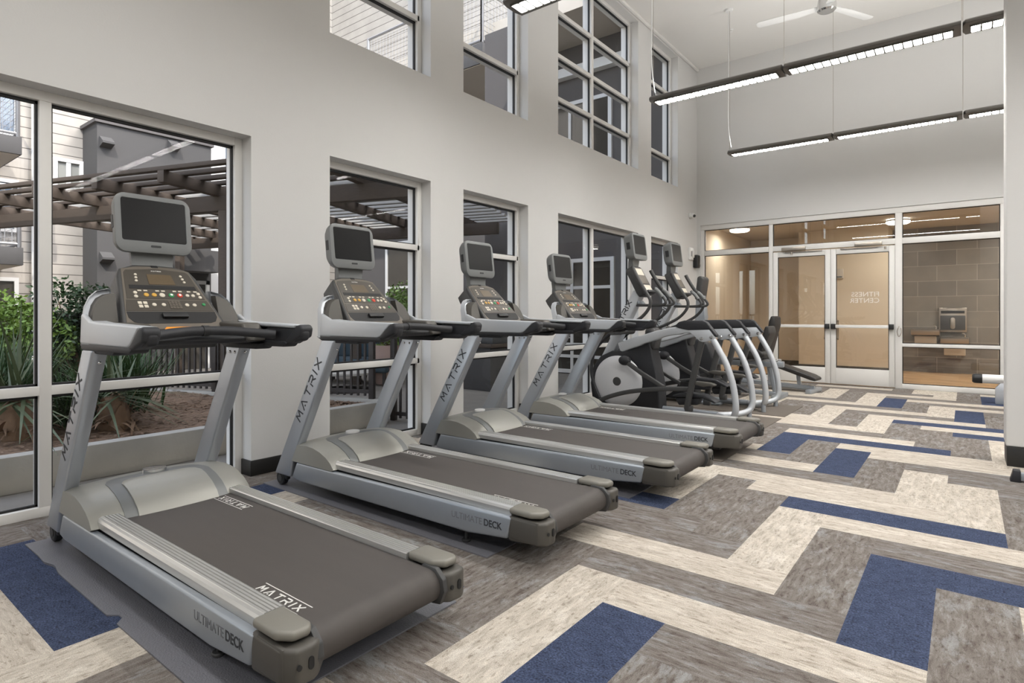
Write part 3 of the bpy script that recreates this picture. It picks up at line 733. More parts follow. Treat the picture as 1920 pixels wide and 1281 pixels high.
    X = Matrix((( 0, vd.x*kv, nd.x, bot.x), (ku, 0, 0, 0), (0, vd.z*kv, nd.z, bot.z), (0, 0, 0, 1)))
    def hw(v): return .222-.058*(v/LN)
    outl = [(-hw(0)+.02, -.005), (hw(0)-.02, -.005), (hw(0), .03), (hw(.32), .32), (hw(.36)-.012, .365), (.09, .392), (0, .396), (-.09, .392), (-hw(.36)+.012, .365), (-hw(.32), .32), (-hw(0), .03)]
    k = B(); k.prism(outl, -.125, -.012, 'z', .006, 2, X); k.prism([(u*1.0, v) for u, v in outl], -.02, .010, 'z', .010, 3, X)
    ko = k.build('console_housing', M['darkgrey'], t)
    fr = B(); fr.prism([(-.195, .005), (.195, .005), (.207, .03), (.180, .185), (.148, .36), (.08, .379), (0, .382), (-.08, .379), (-.148, .36), (-.180, .185), (-.207, .03)], .009, .0125, 'z', .002, 1, X)
    fr.build('console_face', M['brown2'], t)
    p1 = B(); p1.prism([(-.170, .178), (.170, .178), (.144, .335), (.132, .352), (0, .366), (-.132, .352), (-.144, .335)], .0115, .0145, 'z', .001, 1, X); po = p1.build('upper_panel', M['brown'], t)
    p2 = B(); p2.prism([(-.190, .108), (.190, .108), (.174, .172), (-.174, .172)], .0115, .0145, 'z', .001, 1, X); p2o = p2.build('lower_panel', M['brown'], t)
    tray = B(); tray.prism([(-.19, .103), (-.19, .07), (-.175, .045), (-.15, .036), (.15, .036), (.175, .045), (.19, .07), (.19, .103)], .0115, .0140, 'z', 0, 1, X); to = tray.build('reading_rack', M['gasket'], t)
    B().prism([(-.055, .062), (.055, .062), (.055, .088), (-.055, .088)], .0135, .03, 'z', .004, 2, X).build('device_clip', M['black'], to)
    B().prism([(-.055, .265), (.062, .265), (.056, .327), (-.05, .327)], .014, .0158, 'z', 0, 1, X).build('display', M['lcd'], po)
    B().prism([(-.145, .236), (.148, .236), (.145, .258), (-.142, .258)], .014, .0158, 'z', 0, 1, X).build('message_window', M['gasket'], po)
    tk = B()
    for u in (-.115, -.09, -.04, -.015, .035, .06, .10, .13): tk.prism([(u, .222), (u+.016, .222), (u+.016, .229), (u, .229)], .014, .0152, 'z', 0, 1, X)
    tk.build('printed_labels', M['offwhite'], po)
    def btn(u, v, r, m, par, nm='button'):
        b = B().lathe([(.001, .0195), (r*.8, .019), (r, .0165), (r, .013)], 12, X @ Matrix.Translation((u, v, 0))); return b.build(nm, M[m], par)
    for i in range(3):
        btn(-.098+.003*i*-1, .322-.019*i, .0065, 'offwhite', po); btn(.100+.003*i, .322-.019*i, .0065, 'offwhite', po)
    for u, m_, r_ in ((-.085, 'yellow', .011), (-.052, 'yellow', .011), (-.018, 'offwhite', .0125), (.022, 'green', .0125), (.06, 'red', .0125), (.094, 'offwhite', .009), (.120, 'offwhite', .009)):
        b_ = btn(u, .200, r_, m_, po)
        if m_ in ('green', 'red'): B().lathe([(.001, .0205), (.006, .0203), (.006, .018)], 10, X @ Matrix.Translation((u, .200, 0))).build('button_mark', M['white'], b_)
    for u, v in ((-.128, .212), (-.13, .190), (.148, .212), (.15, .190)): btn(u, v, .0085, 'offwhite', po)
    for u, v in ((-.125, .152), (-.125, .132), (-.103, .152), (-.103, .132)):
        B().prism([(u-.0085, v-.008), (u+.0085, v-.008), (u+.0085, v+.008), (u-.0085, v+.008)], .0142, .018, 'z', .002, 1, X).build('button', M['offwhite'], p2o)
    for u in (-.068, -.028, .074, .108): btn(u, .142, .0095, 'offwhite', p2o)
    btn(.152, .146, .0085, 'green', p2o)
    kp = B()
    for a in range(4):
        for c in range(5): kp.prism([(-.004+a*.0135, .120+c*.0095), (.007+a*.0135, .120+c*.0095), (.007+a*.0135, .1275+c*.0095), (-.004+a*.0135, .1275+c*.0095)], .0142, .017, 'z', 0, 1, X)
    kp.build('keypad', M['brown2'], p2o)
    stroke_word('MATRIX', X @ Vector((-.024, .346, .0146)), (0, 1, 0), vd, .006, .048, .0014, 'lettering', M['print'], po)
    B().prism([(-.016, .372), (.016, .372), (.016, .388), (-.016, .388)], .010, .0145, 'z', .003, 1, X).build('sensor_window', M['gasket'], ko)
    B().prism([(-.062, -.016), (.062, -.016), (.07, -.004), (.06, .008), (-.06, .008), (-.07, -.004)], .008, .026, 'z', .004, 2, X).build('safety_key', M['orange'], ko)
    # neck and television
    B().loft([[(.60, -.085, 1.30), (.685, -.095, 1.30), (.685, .095, 1.30), (.60, .085, 1.30)], [(.61, -.09, 1.38), (.655, -.10, 1.38), (.655, .10, 1.38), (.61, .09, 1.38)], [(.60, -.10, 1.50), (.65, -.11, 1.50), (.65, .11, 1.50), (.60, .10, 1.50)]]).build('television_neck', M['tvgrey'], t)
    T = Matrix.Translation((.675, 0, 1.585)) @ Matrix.Rotation(R(-7), 4, 'Y') @ Matrix.Diagonal((1, 1, 1.05, 1))
    def tr_(w, h, r, x, dz=0): return [T @ Vector((x, a, b+dz)) for a, b in rrect(w, h, r, 5)]
    tv = B().loft([tr_(.28, .17, .05, -.085), tr_(.34, .245, .06, -.072), tr_(.362, .272, .055, -.045, -.003), tr_(.372, .285, .05, -.008, -.004), tr_(.368, .281, .048, .002, -.003), tr_(.345, .258, .042, .006, -.001), tr_(.315, .205, .012, .006, .012), tr_(.310, .200, .01, .001, .012)])
    tvo = tv.build('television', M['tvgrey'], t, ang=32)
    B().prism([(a, b+.012) for a, b in rrect(.312, .202, .008, 3)], -.002, .003, 'x', 0, 2, T).build('screen', M['screen'], tvo)
    B().prism([(a, b-.112) for a, b in rrect(.05, .010, .004, 3)], .0045, .0075, 'x', 0, 2, T).build('name_badge', M['black'], tvo)
    B().box(-.045, -.02, -.186, -.183, -.03, .03, 0, 2, T).build('side_switch', M['black'], tvo)
    return t

T1 = treadmill('silver treadmill nearest the camera, at the wide window')
T2 = dup(T1, (-.01, 2.575, .007), 'silver treadmill, second in the row from the camera')
T3 = dup(T1, (.08, 3.835, .007), 'silver treadmill, third in the row, in front of the narrow window')
T4 = dup(T1, (.085, 5.145, .007), 'silver treadmill last in the row, beside the first elliptical')
def rubber_mat(x0, x1, y0, y1, label, cat='mat', m='mat', notch=False):
    b = B(); t = bmesh.new(); nx, ny = 60, 24
    def p(i, j):
        x = x0+(x1-x0)*i/nx; y = y0+(y1-y0)*j/ny; z = .006
        if notch and j == 0:
            y += .012*math.exp(-((x-.72)/.05)**2) - .006*math.exp(-((x-.62)/.06)**2)
            if abs(x-1.42) < .03: y += .03
        z += (.006*math.exp(-((x-.70)/.07)**2)*(1-j/ny)**2 if notch else 0)
        return (x, y, z)
    V = [[p(i, j) for j in range(ny+1)] for i in range(nx+1)]
    vs = [v for r_ in V for v in r_]; w = ny+1
    fs = [(i*w+j, (i+1)*w+j, (i+1)*w+j+1, i*w+j+1) for i in range(nx) for j in range(ny)]
    n = len(vs); vs += [(x, y, 0.0005) for x, y, z in vs]
    rim = [i*w for i in range(nx+1)]+[nx*w+j for j in range(1, ny+1)]+[i*w+ny for i in range(nx-1, -1, -1)]+[j for j in range(ny-1, 0, -1)]
    for a, c in zip(rim, rim[1:]+rim[:1]): fs.append((a, c, c+n, a+n))
    b.raw(vs, fs); bmesh.ops.recalc_face_normals(b.bm, faces=b.bm.faces)
    return tag(b.build('floor_mat', M[m]), label, cat, 'rubber mats under the machines')
rubber_mat(.30, 2.30, .835, 1.76, 'crinkled grey rubber mat under the nearest treadmill', notch=True)
rubber_mat(.23, 2.13, 2.17, 3.0, 'grey rubber mat under the second treadmill')
rubber_mat(.32, 2.25, 3.44, 4.3, 'grey rubber mat under the third treadmill')
rubber_mat(.32, 2.40, 4.75, 5.6, 'grey rubber mat under the fourth treadmill', m='mat2')
rubber_mat(.2, 2.30, 6.1, 7.15, 'brown rubber mat under the first elliptical', m='mat2')
rubber_mat(.2, 2.30, 7.3, 8.25, 'brown rubber mat under the second elliptical', m='mat2')

# ------------------------------------------------------------------ ellipticals
def elliptical(label):
    t = thing('elliptical_trainer', label, 'elliptical', (0, 6.62, .007), group='elliptical trainers by the far windows')
    # leaning mast
    ms = B().prism([(.34, .40), (.47, .40), (.985, 1.41), (.86, 1.41)], -.062, .062, 'y', .014, 3)
    mo = ms.build('mast', M['silver2'], t)
    d = Vector((.515, 0, 1.01)).normalized(); n = Vector((-d.z, 0, d.x))
    stroke_word('MATRIX', Vector((.655, -.0626, .90))-n*.002, d, n, .055, .42, .011, 'lettering', M['ink'], mo)
    # flywheel housing
    sh = B(); sh.prism([(.36, .10), (.335, .30), (.37, .50), (.47, .63), (.62, .70), (.80, .72), (.98, .80), (1.05, .96), (1.10, .95), (1.085, .80), (1.15, .52), (1.19, .30), (1.20, .04), (.52, .04)], -.115, .115, 'y', .02, 3)
    sh.build('shroud', M['rubber'], t)
    B().prism([(1.02, .97), (1.0, .80), (1.12, .72), (1.16, .90), (1.12, .98)], -.10, .10, 'y', .03, 3).build('pulley_cover', M['darkgrey'], t)
    for s in (-1, 1):
        f = B().lathe([(.001, .03), (.22, .028), (.285, .015), (.30, 0), (.30, -.02)], 48, Matrix.Translation((.70, s*.125, .345)) @ Matrix.Rotation(R(90*s*-1), 4, 'X') if False else Matrix.Translation((.70, s*.118, .345)) @ Matrix.Rotation(R(90 if s < 0 else -90), 4, 'X'))
        fo = f.build('flywheel_cover', M['disc'], t)
        B().lathe([(.001, .036), (.048, .035), (.052, .028)], 32, Matrix.Translation((.70, s*.118, .345)) @ Matrix.Rotation(R(90 if s < 0 else -90), 4, 'X')).build('hub_cap', M['darkgrey'], fo)
        # side rail running back to the hand grip
        ra = B().bar([(.72, s*.085, .74), (.90, s*.15, .80), (1.15, s*.24, .875), (1.40, s*.295, .945), (1.62, s*.31, .962)], .05, [.12, .115, .10, .085, .06], (0, 1, 0), .3, 5)
        ra.build('side_rail', M['silver2'], t)
        y0, y1 = s*.31-.03, s*.31+.03
        pl = B().prism([(1.59, .965), (1.815, .972), (1.85, .945), (1.875, .90), (1.855, .862), (1.75, .842), (1.715, .855)], y0, y1, 'y', .006, 2)
        po = pl.build('joint_plate', M['silver2'], t)
        bt = B()
        for q in ((1.735, .878), (1.832, .893)):
            for ss in (-1, 1): bt.lathe([(.001, .008), (.014, .006), (.019, 0), (.019, -.004)], 16, Matrix.Translation((q[0], s*.31+ss*.031, q[1])) @ Matrix.Rotation(R(-90*ss), 4, 'X'))
        bt.build('bolt', M['chrome'], po)
        B().prism([(1.455, 1.005), (1.50, 1.05), (1.56, 1.066), (1.745, 1.070), (1.79, 1.05), (1.895, .915), (1.888, .895), (1.865, .905), (1.815, .972), (1.60, .964), (1.50, .985)], y0-.006, y1+.006, 'y', .014, 3).build('rear_grip', M['rubber'], t)
        # rear hoop and inner strut
        B().tube([(1.838, s*.31, .88), (1.90, s*.31, .77), (1.975, s*.31, .62), (2.035, s*.31, .43), (2.062, s*.31, .25), (2.06, s*.305, .15), (2.03, s*.275, .085), (1.96, s*.20, .055), (1.86, s*.08, .05), (1.80, 0, .05)], .031, 14, 6).build('rear_hoop', M['silver2'], t)
        st = B(); st.bar([(1.73, s*.31, .85), (1.645, s*.305, .48), (1.585, s*.30, .20), (1.575, s*.295, .125)], .05, .062, (0, 1, 0), .35, 4); st.box(1.55, 1.63, s*.29-.03, s*.29+.03, .10, .165, .012)
        st.build('swing_strut', M['darkgrey'], t)
        # moving handlebar
        zz = 0 if s < 0 else .0
        hb = B().tube([(.945, s*.25, 1.66), (.965, s*.255, 1.615), (1.03, s*.265, 1.50), (1.12, s*.28, 1.365), (1.165, s*.285, 1.285), (1.15, s*.285, 1.20), (1.06, s*.275, 1.10), (.92, s*.265, 1.02), (.70, s*.25, .93)], .0185, 12, 6)
        hb.tube([(.945, s*.25, 1.66), (.965, s*.255, 1.615), (1.03, s*.265, 1.50), (1.115, s*.28, 1.37)], .0225, 12, 5)
        ho = hb.build('moving_handlebar', M['darkgrey'], t)
        # lower half of the swing arm
        B().tube([(.70, s*.25, .93), (.60, s*.25, .85), (.47, s*.25, .70), (.425, s*.25, .50), (.45, s*.25, .33), (.53, s*.25, .15)], .019, 12, 6).build('swing_arm', M['rubber'], t)
        # crank, link and pedal (opposite phases)
        a = (.80, .62) if s < 0 else (.60, .10)
        kn = B().ball((a[0]+.03, s*.215, a[1]-.02), .06, (1.25, .7, .95)); kn.build('crank_knob', M['rubber'], t)
        B().bar([(a[0]+.06, s*.22, a[1]-.04), (1.06, s*.24, .46), (1.30, s*.245, .33)], .035, .05, (0, 1, 0), .3).build('crank_link', M['darkgrey'], t)
        pz = 0 if s < 0 else .13
        B().bar([(.53, s*.265, .11), (.66, s*.265, .175), (.92, s*.262, .255), (1.30, s*.262, .315+pz*.3), (1.60, s*.262, .335+pz*.4)], .034, .05, (0, 1, 0), .3, 4).build('pedal_link', M['darkgrey'], t)
        pd = B(); pd.prism([(1.40, .255+pz), (1.52, .295+pz), (1.74, .285+pz), (1.84, .235+pz), (1.86, .215+pz), (1.84, .205+pz), (1.72, .25+pz), (1.42, .235+pz)], s*.19-.075, s*.19+.075, 'y', .01, 3)
        pd.prism([(1.42, .23+pz), (1.70, .25+pz), (1.66, .17+pz), (1.46, .15+pz)], s*.19-.05, s*.19+.05, 'y', .012, 2)
        po2 = pd.build('pedal', M['rubber'], t)
        B().prism([(1.60, .40+pz*.6), (1.66, .425+pz*.6), (1.80, .42+pz*.6), (1.86, .40+pz*.6), (1.85, .385+pz*.6), (1.80, .385+pz*.6), (1.74, .37+pz*.6)], s*.262-.04, s*.262+.04, 'y', .008, 3).build('link_cover', M['cap'], t)
    B().tube([(.70, -.27, .93), (.70, .27, .93)], .042, 18).build('pivot_hub', M['darkgrey'], t)
    ba = B(); ba.tube([(1.15, 0, .055), (1.80, 0, .05)], .036, 14); ba.box(1.10, 1.50, -.11, .11, 0, .03, .008); ba.box(.36, 1.15, -.10, .10, .03, .09, .02); ba.tube([(.50, -.26, .04), (.50, .26, .04)], .036, 14)
    for y in (-.25, .25): ba.cyl((.50, y, 0), .03, .03)
    for y in (-.29, .29): ba.cyl((2.035, y, 0), .025, .10)
    ba.build('base_frame', M['silver'], t)
    # fixed grips on the mast
    for s in (-1, 1):
        fg = B().tube([(.88, s*.03, 1.24), (1.02, s*.07, 1.235), (1.20, s*.11, 1.235), (1.265, s*.12, 1.25), (1.268, s*.12, 1.285), (1.22, s*.115, 1.35), (1.14, s*.11, 1.43)], .0155, 12, 5)
        fo = fg.build('fixed_grip', M['darkgrey'], t)
        B().tube([(1.235, s*.117, 1.325), (1.19, s*.113, 1.385), (1.15, s*.111, 1.42)], .022, 12).build('pulse_sensor', M['tvgrey'], fo)
    bk = B(); bk.box(.86, .97, -.045, .045, 1.22, 1.27, .01); bk.cyl((.93, -.06, 1.275), .014, .12, 'y'); bk.build('grip_clamp', M['silver'], t)
    # console
    bot, top = Vector((1.035, 0, 1.365)), Vector((.86, 0, 1.70)); vd = (top-bot).normalized(); nd = Vector((vd.z, 0, -vd.x)); L = (top-bot).length
    X = Matrix(((0, vd.x, nd.x, bot.x), (1, 0, 0, 0), (0, vd.z, nd.z, bot.z), (0, 0, 0, 1)))
    k = B(); k.prism([(-.12, 0), (.12, 0), (.14, .05), (.135, .33), (.11, .37), (-.11, .37), (-.135, .33), (-.14, .05)], -.085, .012, 'z', .014, 3, X)
    ko = k.build('console_housing', M['darkgrey'], t)
    B().prism([(-.10, .13), (.10, .13), (.105, .345), (-.105, .345)], .012, .0165, 'z', .002, 1, X).build('upper_panel', M['brown2'], ko)
    B().prism([(-.085, .245), (.085, .245), (.085, .33), (-.085, .33)], .016, .018, 'z', 0, 1, X).build('display', M['offwhite'], ko)
    B().prism([(-.10, .04), (.10, .04), (.10, .115), (-.10, .115)], .012, .0175, 'z', .002, 1, X).build('lower_panel', M['offwhite'], ko)
    B().prism([(-.11, -.0), (.11, -.0), (.11, .032), (-.11, .032)], .008, .05, 'z', .008, 2, X).build('reading_rack', M['black'], ko)
    B().loft([[(.80, -.06, 1.66), (.87, -.07, 1.68), (.87, .07, 1.68), (.80, .06, 1.66)], [(.81, -.075, 1.74), (.87, -.085, 1.74), (.87, .085, 1.74), (.81, .075, 1.74)], [(.83, -.085, 1.86), (.89, -.095, 1.86), (.89, .095, 1.86), (.83, .085, 1.86)]]).build('television_neck', M['tvgrey'], t)
    T = Matrix.Translation((.915, 0, 1.925)) @ Matrix.Rotation(R(-7), 4, 'Y')
    def tr_(w, h, r, x, dz=0): return [T @ Vector((x, a, b+dz)) for a, b in rrect(w, h, r, 5)]
    tv = B().loft([tr_(.27, .20, .05, -.125), tr_(.345, .275, .06, -.105), tr_(.365, .30, .055, -.06, -.003), tr_(.372, .31, .05, -.008, -.004), tr_(.368, .306, .048, .002, -.003), tr_(.345, .28, .042, .006, -.001), tr_(.315, .225, .012, .006, .012), tr_(.310, .22, .01, .001, .012)])
    tvo = tv.build('television', M['tvgrey'], t, ang=32)
    B().prism([(a, b+.012) for a, b in rrect(.312, .222, .008, 3)], -.002, .003, 'x', 0, 2, T).build('screen', M['screen'], tvo)
    B().box(-.075, -.035, -.190, -.181, -.04, .04, 0, 2, T).build('side_switch', M['black'], tvo)
    return t
E1 = elliptical('silver elliptical trainer beside the last treadmill')
E2 = dup(E1, (.005, 7.77, .007), 'silver elliptical trainer nearer the glass doors')

# recumbent exercise bike behind the ellipticals
t = thing('recumbent_bike', 'grey recumbent exercise bike half hidden behind the ellipticals', 'exercise bike', (0, 8.92, 0))
B().prism([(.62, .06), (.55, .40), (.66, .70), (.82, .78), (.98, .72), (1.10, .40), (1.12, .06)], -.12, .12, 'y', .03, 3).build('body', M['rubber'], t)
B().prism([(.70, .70), (.86, .74), (.94, 1.10), (.90, 1.42), (.80, 1.42), (.78, 1.05)], -.07, .07, 'y', .02, 3).build('mast', M['silver'], t)
B().prism([(.80, 1.36), (.88, 1.33), (.93, 1.66), (.89, 1.70), (.84, 1.69)], -.14, .14, 'y', .03, 3).build('console_housing', M['darkgrey'], t)
B().box(1.0, 1.95, -.05, .05, .42, .50, .01).build('seat_beam', M['silver'], t)
for y in (-.1, .1): B().box(1.05, 1.9, y-.012, y+.012, .50, .525, .004).build('seat_rail', M['chrome'], t)
B().prism([(1.42, .53), (1.72, .53), (1.76, .60), (1.70, .66), (1.46, .64)], -.2, .2, 'y', .03, 3).build('seat', M['vinyl'], t)
B().prism([(1.66, .66), (1.72, .62), (1.82, .88), (1.80, .98), (1.76, .98)], -.19, .19, 'y', .03, 3).build('backrest', M['vinyl'], t)
b = B(); b.box(.5, .6, -.28, .28, 0, .06, .015); b.box(1.85, 1.95, -.28, .28, 0, .06, .015); b.bar([(.56, 0, .05), (1.2, 0, .08), (1.9, 0, .05)], .08, .06); b.bar([(1.85, 0, .05), (1.78, 0, .45)], .06, .06)
b.build('base_frame', M['silver'], t)
for y in (-.26, .26): B().tube([(1.45, y*.7, .56), (1.50, y, .62), (1.40, y, .76), (1.28, y, .80)], .015, 10, 4).build('seat_grip', M['rubber'], t)
for s in (-1, 1):
    p = B(); p.bar([(.84, s*.14, .40), (.84+s*.14, s*.15, .40-s*.08)], .02, .035); p.box(.78+s*.14, .92+s*.14, s*.21-.05, s*.21+.05, .385-s*.08, .415-s*.08, .008); p.build('pedal', M['black'], t)
# weight bench near the doors
t = thing('weight_bench', 'black padded weight bench near the glass doors', 'bench', (1.60, 9.95, 0), R(-6))
B().prism([(-.12, .40), (-.06, .385), (.52, .19), (.60, .175), (.61, .215), (.54, .255), (-.08, .455)], -.14, .14, 'y', .018, 3).build('seat_pad', M['vinyl'], t)
B().prism([(-.14, .46), (-.08, .44), (.055, .98), (.05, 1.10), (.0, 1.12), (-.03, 1.04)], -.14, .14, 'y', .02, 3).build('back_pad', M['vinyl'], t)
b = B(); b.bar([(-.5, 0, .10), (.55, 0, .06)], .06, .07); b.box(.50, .58, -.25, .25, .0, .06, .01); b.box(-.56, -.48, -.28, .28, .0, .08, .01); b.bar([(-.05, 0, .10), (-.08, 0, .44)], .06, .06); b.bar([(.35, 0, .08), (.33, 0, .27)], .05, .05); b.bar([(-.45, 0, .10), (-.06, 0, .60)], .05, .05)
b.build('bench_frame', M['silver'], t)

# strength machine mostly hidden by the wall end
t = thing('strength_machine', 'white beam of a strength machine reaching past the wall end', 'gym machine', (3.93, 10.15, 0))
b = B(); b.tube([(.06, 0, .31), (1.9, 0, .31)], .058, 20); b.build('beam', M['white'], t)
B().tube([(-.035, 0, .31), (-.02, 0, .31), (.0, 0, .31), (.065, 0, .31)], [.045, .058, .062, .062], 20).build('beam_cap', M['black'], t)
b = B(); b.prism([(.19, 0), (.19, .20), (.24, .27), (.9, .27), (.9, 0)], -.05, .05, 'y', .008, 2); b.build('leg_plate', M['silver2'], t)
b = B(); b.box(1.3, 1.4, -.05, .05, 0, 2.1, .01); b.box(.9, 1.9, -.5, .5, 0, .07, .01); b.build('upright_frame', M['silver2'], t)
t = thing('bench_base', 'silver tube foot with a black end cap at the wall end', 'gym machine', (4.06, 5.50, 0))
B().box(.04, .9, -.03, .03, .012, .062, .006).build('foot_tube', M['silver'], t)
B().prism([(0, 0), (.055, 0), (.055, .078), (.018, .078)], -.04, .04, 'y', .005, 2).build('end_cap', M['rubber'], t)
B().box(.85, .93, -.03, .03, 0, .6, .006).build('upright', M['silver'], t)

# exercise balls on a rack, seen mirrored in the entrance glass
t = thing('ball_rack', 'slim steel rack holding exercise balls, seen as a reflection in the glass', 'rack', (4.55, 9.0, 0))
b = B()
for x in (-.22, .22):
    for y in (-.22, .22): b.tube([(x, y, 0), (x, y, 2.0)], .014, 8)
b.build('post', M['silver'], t)
b = B()
for z in (.12, .86, 1.42):
    b.tube([(-.22, -.22, z), (.22, -.22, z), (.22, .22, z), (-.22, .22, z), (-.22, -.22, z)], .012, 8)
b.build('shelf_ring', M['silver'], t)
for z, rr, m_, l in ((.12, .30, 'ball_g', 'grey exercise ball lowest on the rack'), (.86, .26, 'ball_o', 'orange exercise ball in the middle of the rack'), (1.42, .25, 'ball_b', 'blue exercise ball on top of the rack')):
    o = B().ball((0, 0, 0), rr, n=32).build('exercise_ball', M[m_]); o.location = (4.55, 9.0, z+math.sqrt(rr*rr-.21*.21)); tag(o, l, 'ball', 'exercise balls')

# things on the walls
t = thing('security_camera', 'small white dome security camera high on the window wall', 'camera', (0, 10.86, 2.93))
B().cyl((0, 0, 0), .055, .025, 'x', 24, .006).build('mount', M['white'], t)
B().ball((.06, 0, -.005), .048).build('housing', M['white'], t)
B().ball((.088, -.018, -.012), .028).build('camera_lens', M['black'], t)
t = thing('fire_alarm', 'white fire alarm strobe on the wall beside the narrow window', 'alarm', (0, 10.88, 2.24))
B().box(0, .04, -.08, .08, -.11, .11, .01).build('housing', M['white'], t)
B().box(.04, .065, .0, .06, -.07, .06, .012).build('strobe', M['alu'], t)
B().box(.038, .0425, -.055, -.015, -.05, .05, .002).build('grille', M['tvgrey'], t)
t = thing('soap_dispenser', 'black wall dispenser beside the glazed entrance', 'dispenser', (0, 11.10, 2.115))
B().box(0, .09, -.07, .07, -.12, .12, .022, 3).build('housing', M['black'], t)
B().box(.088, .10, -.045, .045, -.095, -.05, .006).build('push_plate', M['darkgrey'], t)
t = thing('lobby_sounder', 'small cream box on the lobby wall behind the lettered door', 'alarm', (1.89, 14.0, 1.96))
B().box(-.07, .07, -.05, 0, -.10, .10, .01).build('housing', M['soffit'], t)
B().box(-.05, .05, -.054, -.049, -.08, -.05, .003).build('sounder_slot', M['tvgrey'], t)

# drinking fountain in the lobby
t = thing('drinking_fountain', 'two-basin steel drinking fountain on the grey tiled wall', 'fountain', (3.5, 14.9, 0))
def fx(x): return (x-3.6)*1.045+.12
b = B(); b.box(fx(3.42), fx(3.82), -.07, 0, .80, 1.27, .01); bo = b.build('bottle_filler', M['steel'], t)
B().box(fx(3.45), fx(3.79), -.075, -.069, 1.16, 1.215, .004).build('filler_display', M['black'], bo)
B().box(fx(3.44), fx(3.80), -.074, -.069, .84, 1.12, .004).build('filler_recess', M['darkgrey'], bo)
B().prism([(fx(3.62)+a, .97+b_) for a, b_ in rrect(.075, .22, .035, 5)], -.09, -.074, 'y', .004).build('filler_button', M['steel'], bo)
for x0, x1, z, zb in ((3.02, 3.44, .855, .50), (3.45, 3.85, .705, .36)):
    b = B(); b.prism([(-.48, z-.02), (-.46, z-.11), (-.10, z-.14), (0, z-.14), (0, z+.0), (-.44, z+.0)], fx(x0), fx(x1), 'x', .012, 2)
    bo = b.build('basin', M['steel'], t)
    B().tube([(fx(x1)-.06, -.3, z-.01), (fx(x1)-.06, -.3, z+.06), (fx(x1)-.1, -.3, z+.075)], .012, 8, 3).build('spout', M['chrome'], bo)
    B().prism([(-.34, z-.13), (-.26, zb), (-.02, zb), (-.02, z-.13)], fx(x0)+.05, fx(x1)-.05, 'x', .01, 2).build('skirt_panel', M['soffit'], bo)

# ------------------------------------------------------------------ courtyard outside the windows
UX, UY = .94, .341                                   # courtyard grid direction, turned against the gym wall
def cg(o, a, b, z=0): return (o[0]+UX*a-UY*b, o[1]+UY*a+UX*b, z)
ANG = math.atan2(UY, UX)
struct(B().box(-30, -WT-.002, -14, 26, -.2, -.06).build('ground', M['paving'], smooth=False), 'paved courtyard ground outside the windows', 'ground')
b = B(); b.box(-1.12, -1.0, -6, 4.42, -.06, .19, .008)
tag(b.build('planter_wall', M['concrete']), 'low concrete planter wall running along outside the low windows', 'planter wall')
K0 = (-1.1, 4.42)
fa = (-.92, -.39)                                    # the fence runs back to the left from K0
FA = math.atan2(-fa[1], -fa[0])
def fp(t, off=0, z=0): return (K0[0]+fa[0]*t+.39*off, K0[1]+fa[1]*t-.92*off, z)
Xf = Matrix.Translation((K0[0], K0[1], 0)) @ Matrix.Rotation(FA, 4, 'Z')
tag(B().box(-9, .05, -.07, .07, -.06, .20, .008, xf=Xf).build('planter_kerb', M['concrete']), 'pale concrete kerb at the back of the planting bed under the fence', 'kerb')
# bark bed between wall and kerb
vs, fs, nx, ny = [], [], 60, 40
rnd = random.Random(3)
for i in range(nx+1):
    t = 9*i/nx
    a, c = Vector(fp(t, .06)), Vector((-1.12, max(-6, K0[1]-t*1.15), 0))
    for j in range(ny+1):
        p = a.lerp(c, j/ny); vs.append((p.x, p.y, .155+rnd.uniform(-.012, .015)+.03*math.sin(p.x*3)*math.sin(p.y*2.3)))
for i in range(nx):
    for j in range(ny): q = i*(ny+1)+j; fs.append((q, q+1, q+ny+2, q+ny+1))
for k in range(5200):
    i, j = rnd.random(), rnd.random(); t = 8*i
    p = Vector(fp(t, .06)).lerp(Vector((-1.12, max(-6, K0[1]-t*1.15), 0)), j); z = .17+.03*math.sin(p.x*3)*math.sin(p.y*2.3)
    a = rnd.uniform(0, 6.28); l, w_ = rnd.uniform(.012, .035), rnd.uniform(.004, .010)
    dx, dy = math.cos(a)*l, math.sin(a)*l; ex, ey = -math.sin(a)*w_, math.cos(a)*w_; h = rnd.uniform(-.008, .012)
    n = len(vs); vs += [(p.x-dx-ex, p.y-dy-ey, z), (p.x+dx-ex, p.y+dy-ey, z+h), (p.x+dx+ex, p.y+dy+ey, z+h+.004), (p.x-dx+ex, p.y-dy+ey, z+.005)]; fs.append((n, n+1, n+2, n+3))
mb = B(); mb.raw(vs, fs)
tag(mb.build('bark_mulch', M['mulch'], smooth=False), 'brown bark mulch covering the planting bed', 'mulch', kind='stuff')

# picket fence: along the kerb, then on across the paving
def fence(X, x0, x1, z0, z1, label):
    t = thing('picket_fence', label, 'fence', (0, 0, 0), group='dark courtyard fences'); t.matrix_world = X
    b = B(); n = int((x1-x0)/.085)
    for i in range(n+1):
        x = x0+(x1-x0)*i/n; b.box(x-.011, x+.011, -.011, .011, z0+.03, z1-.01)
    b.build('pickets', M['fence'], t, smooth=False)
    b = B(); b.box(x0, x1, -.022, .022, z1-.045, z1); b.box(x0, x1, -.018, .018, z0+.06, z0+.10); b.build('rail', M['fence'], t, smooth=False)
    m = max(1, int((x1-x0)/1.9))
    for i in range(m+1):
        x = x0+(x1-x0)*i/m; B().box(x-.03, x+.03, -.03, .03, z0, z1+.03, .004).build('post', M['fence'], t)
fence(Xf, -8.5, -.12, .20, 1.15, 'dark picket fence standing on the kerb behind the planting bed')
fence(Matrix.Translation((-1.1, 4.62, 0)) @ Matrix.Rotation(R(12), 4, 'Z') @ Matrix.Identity(4), -.02, .80, -.06, 1.15, 'short dark picket fence between the kerb and the gym wall')

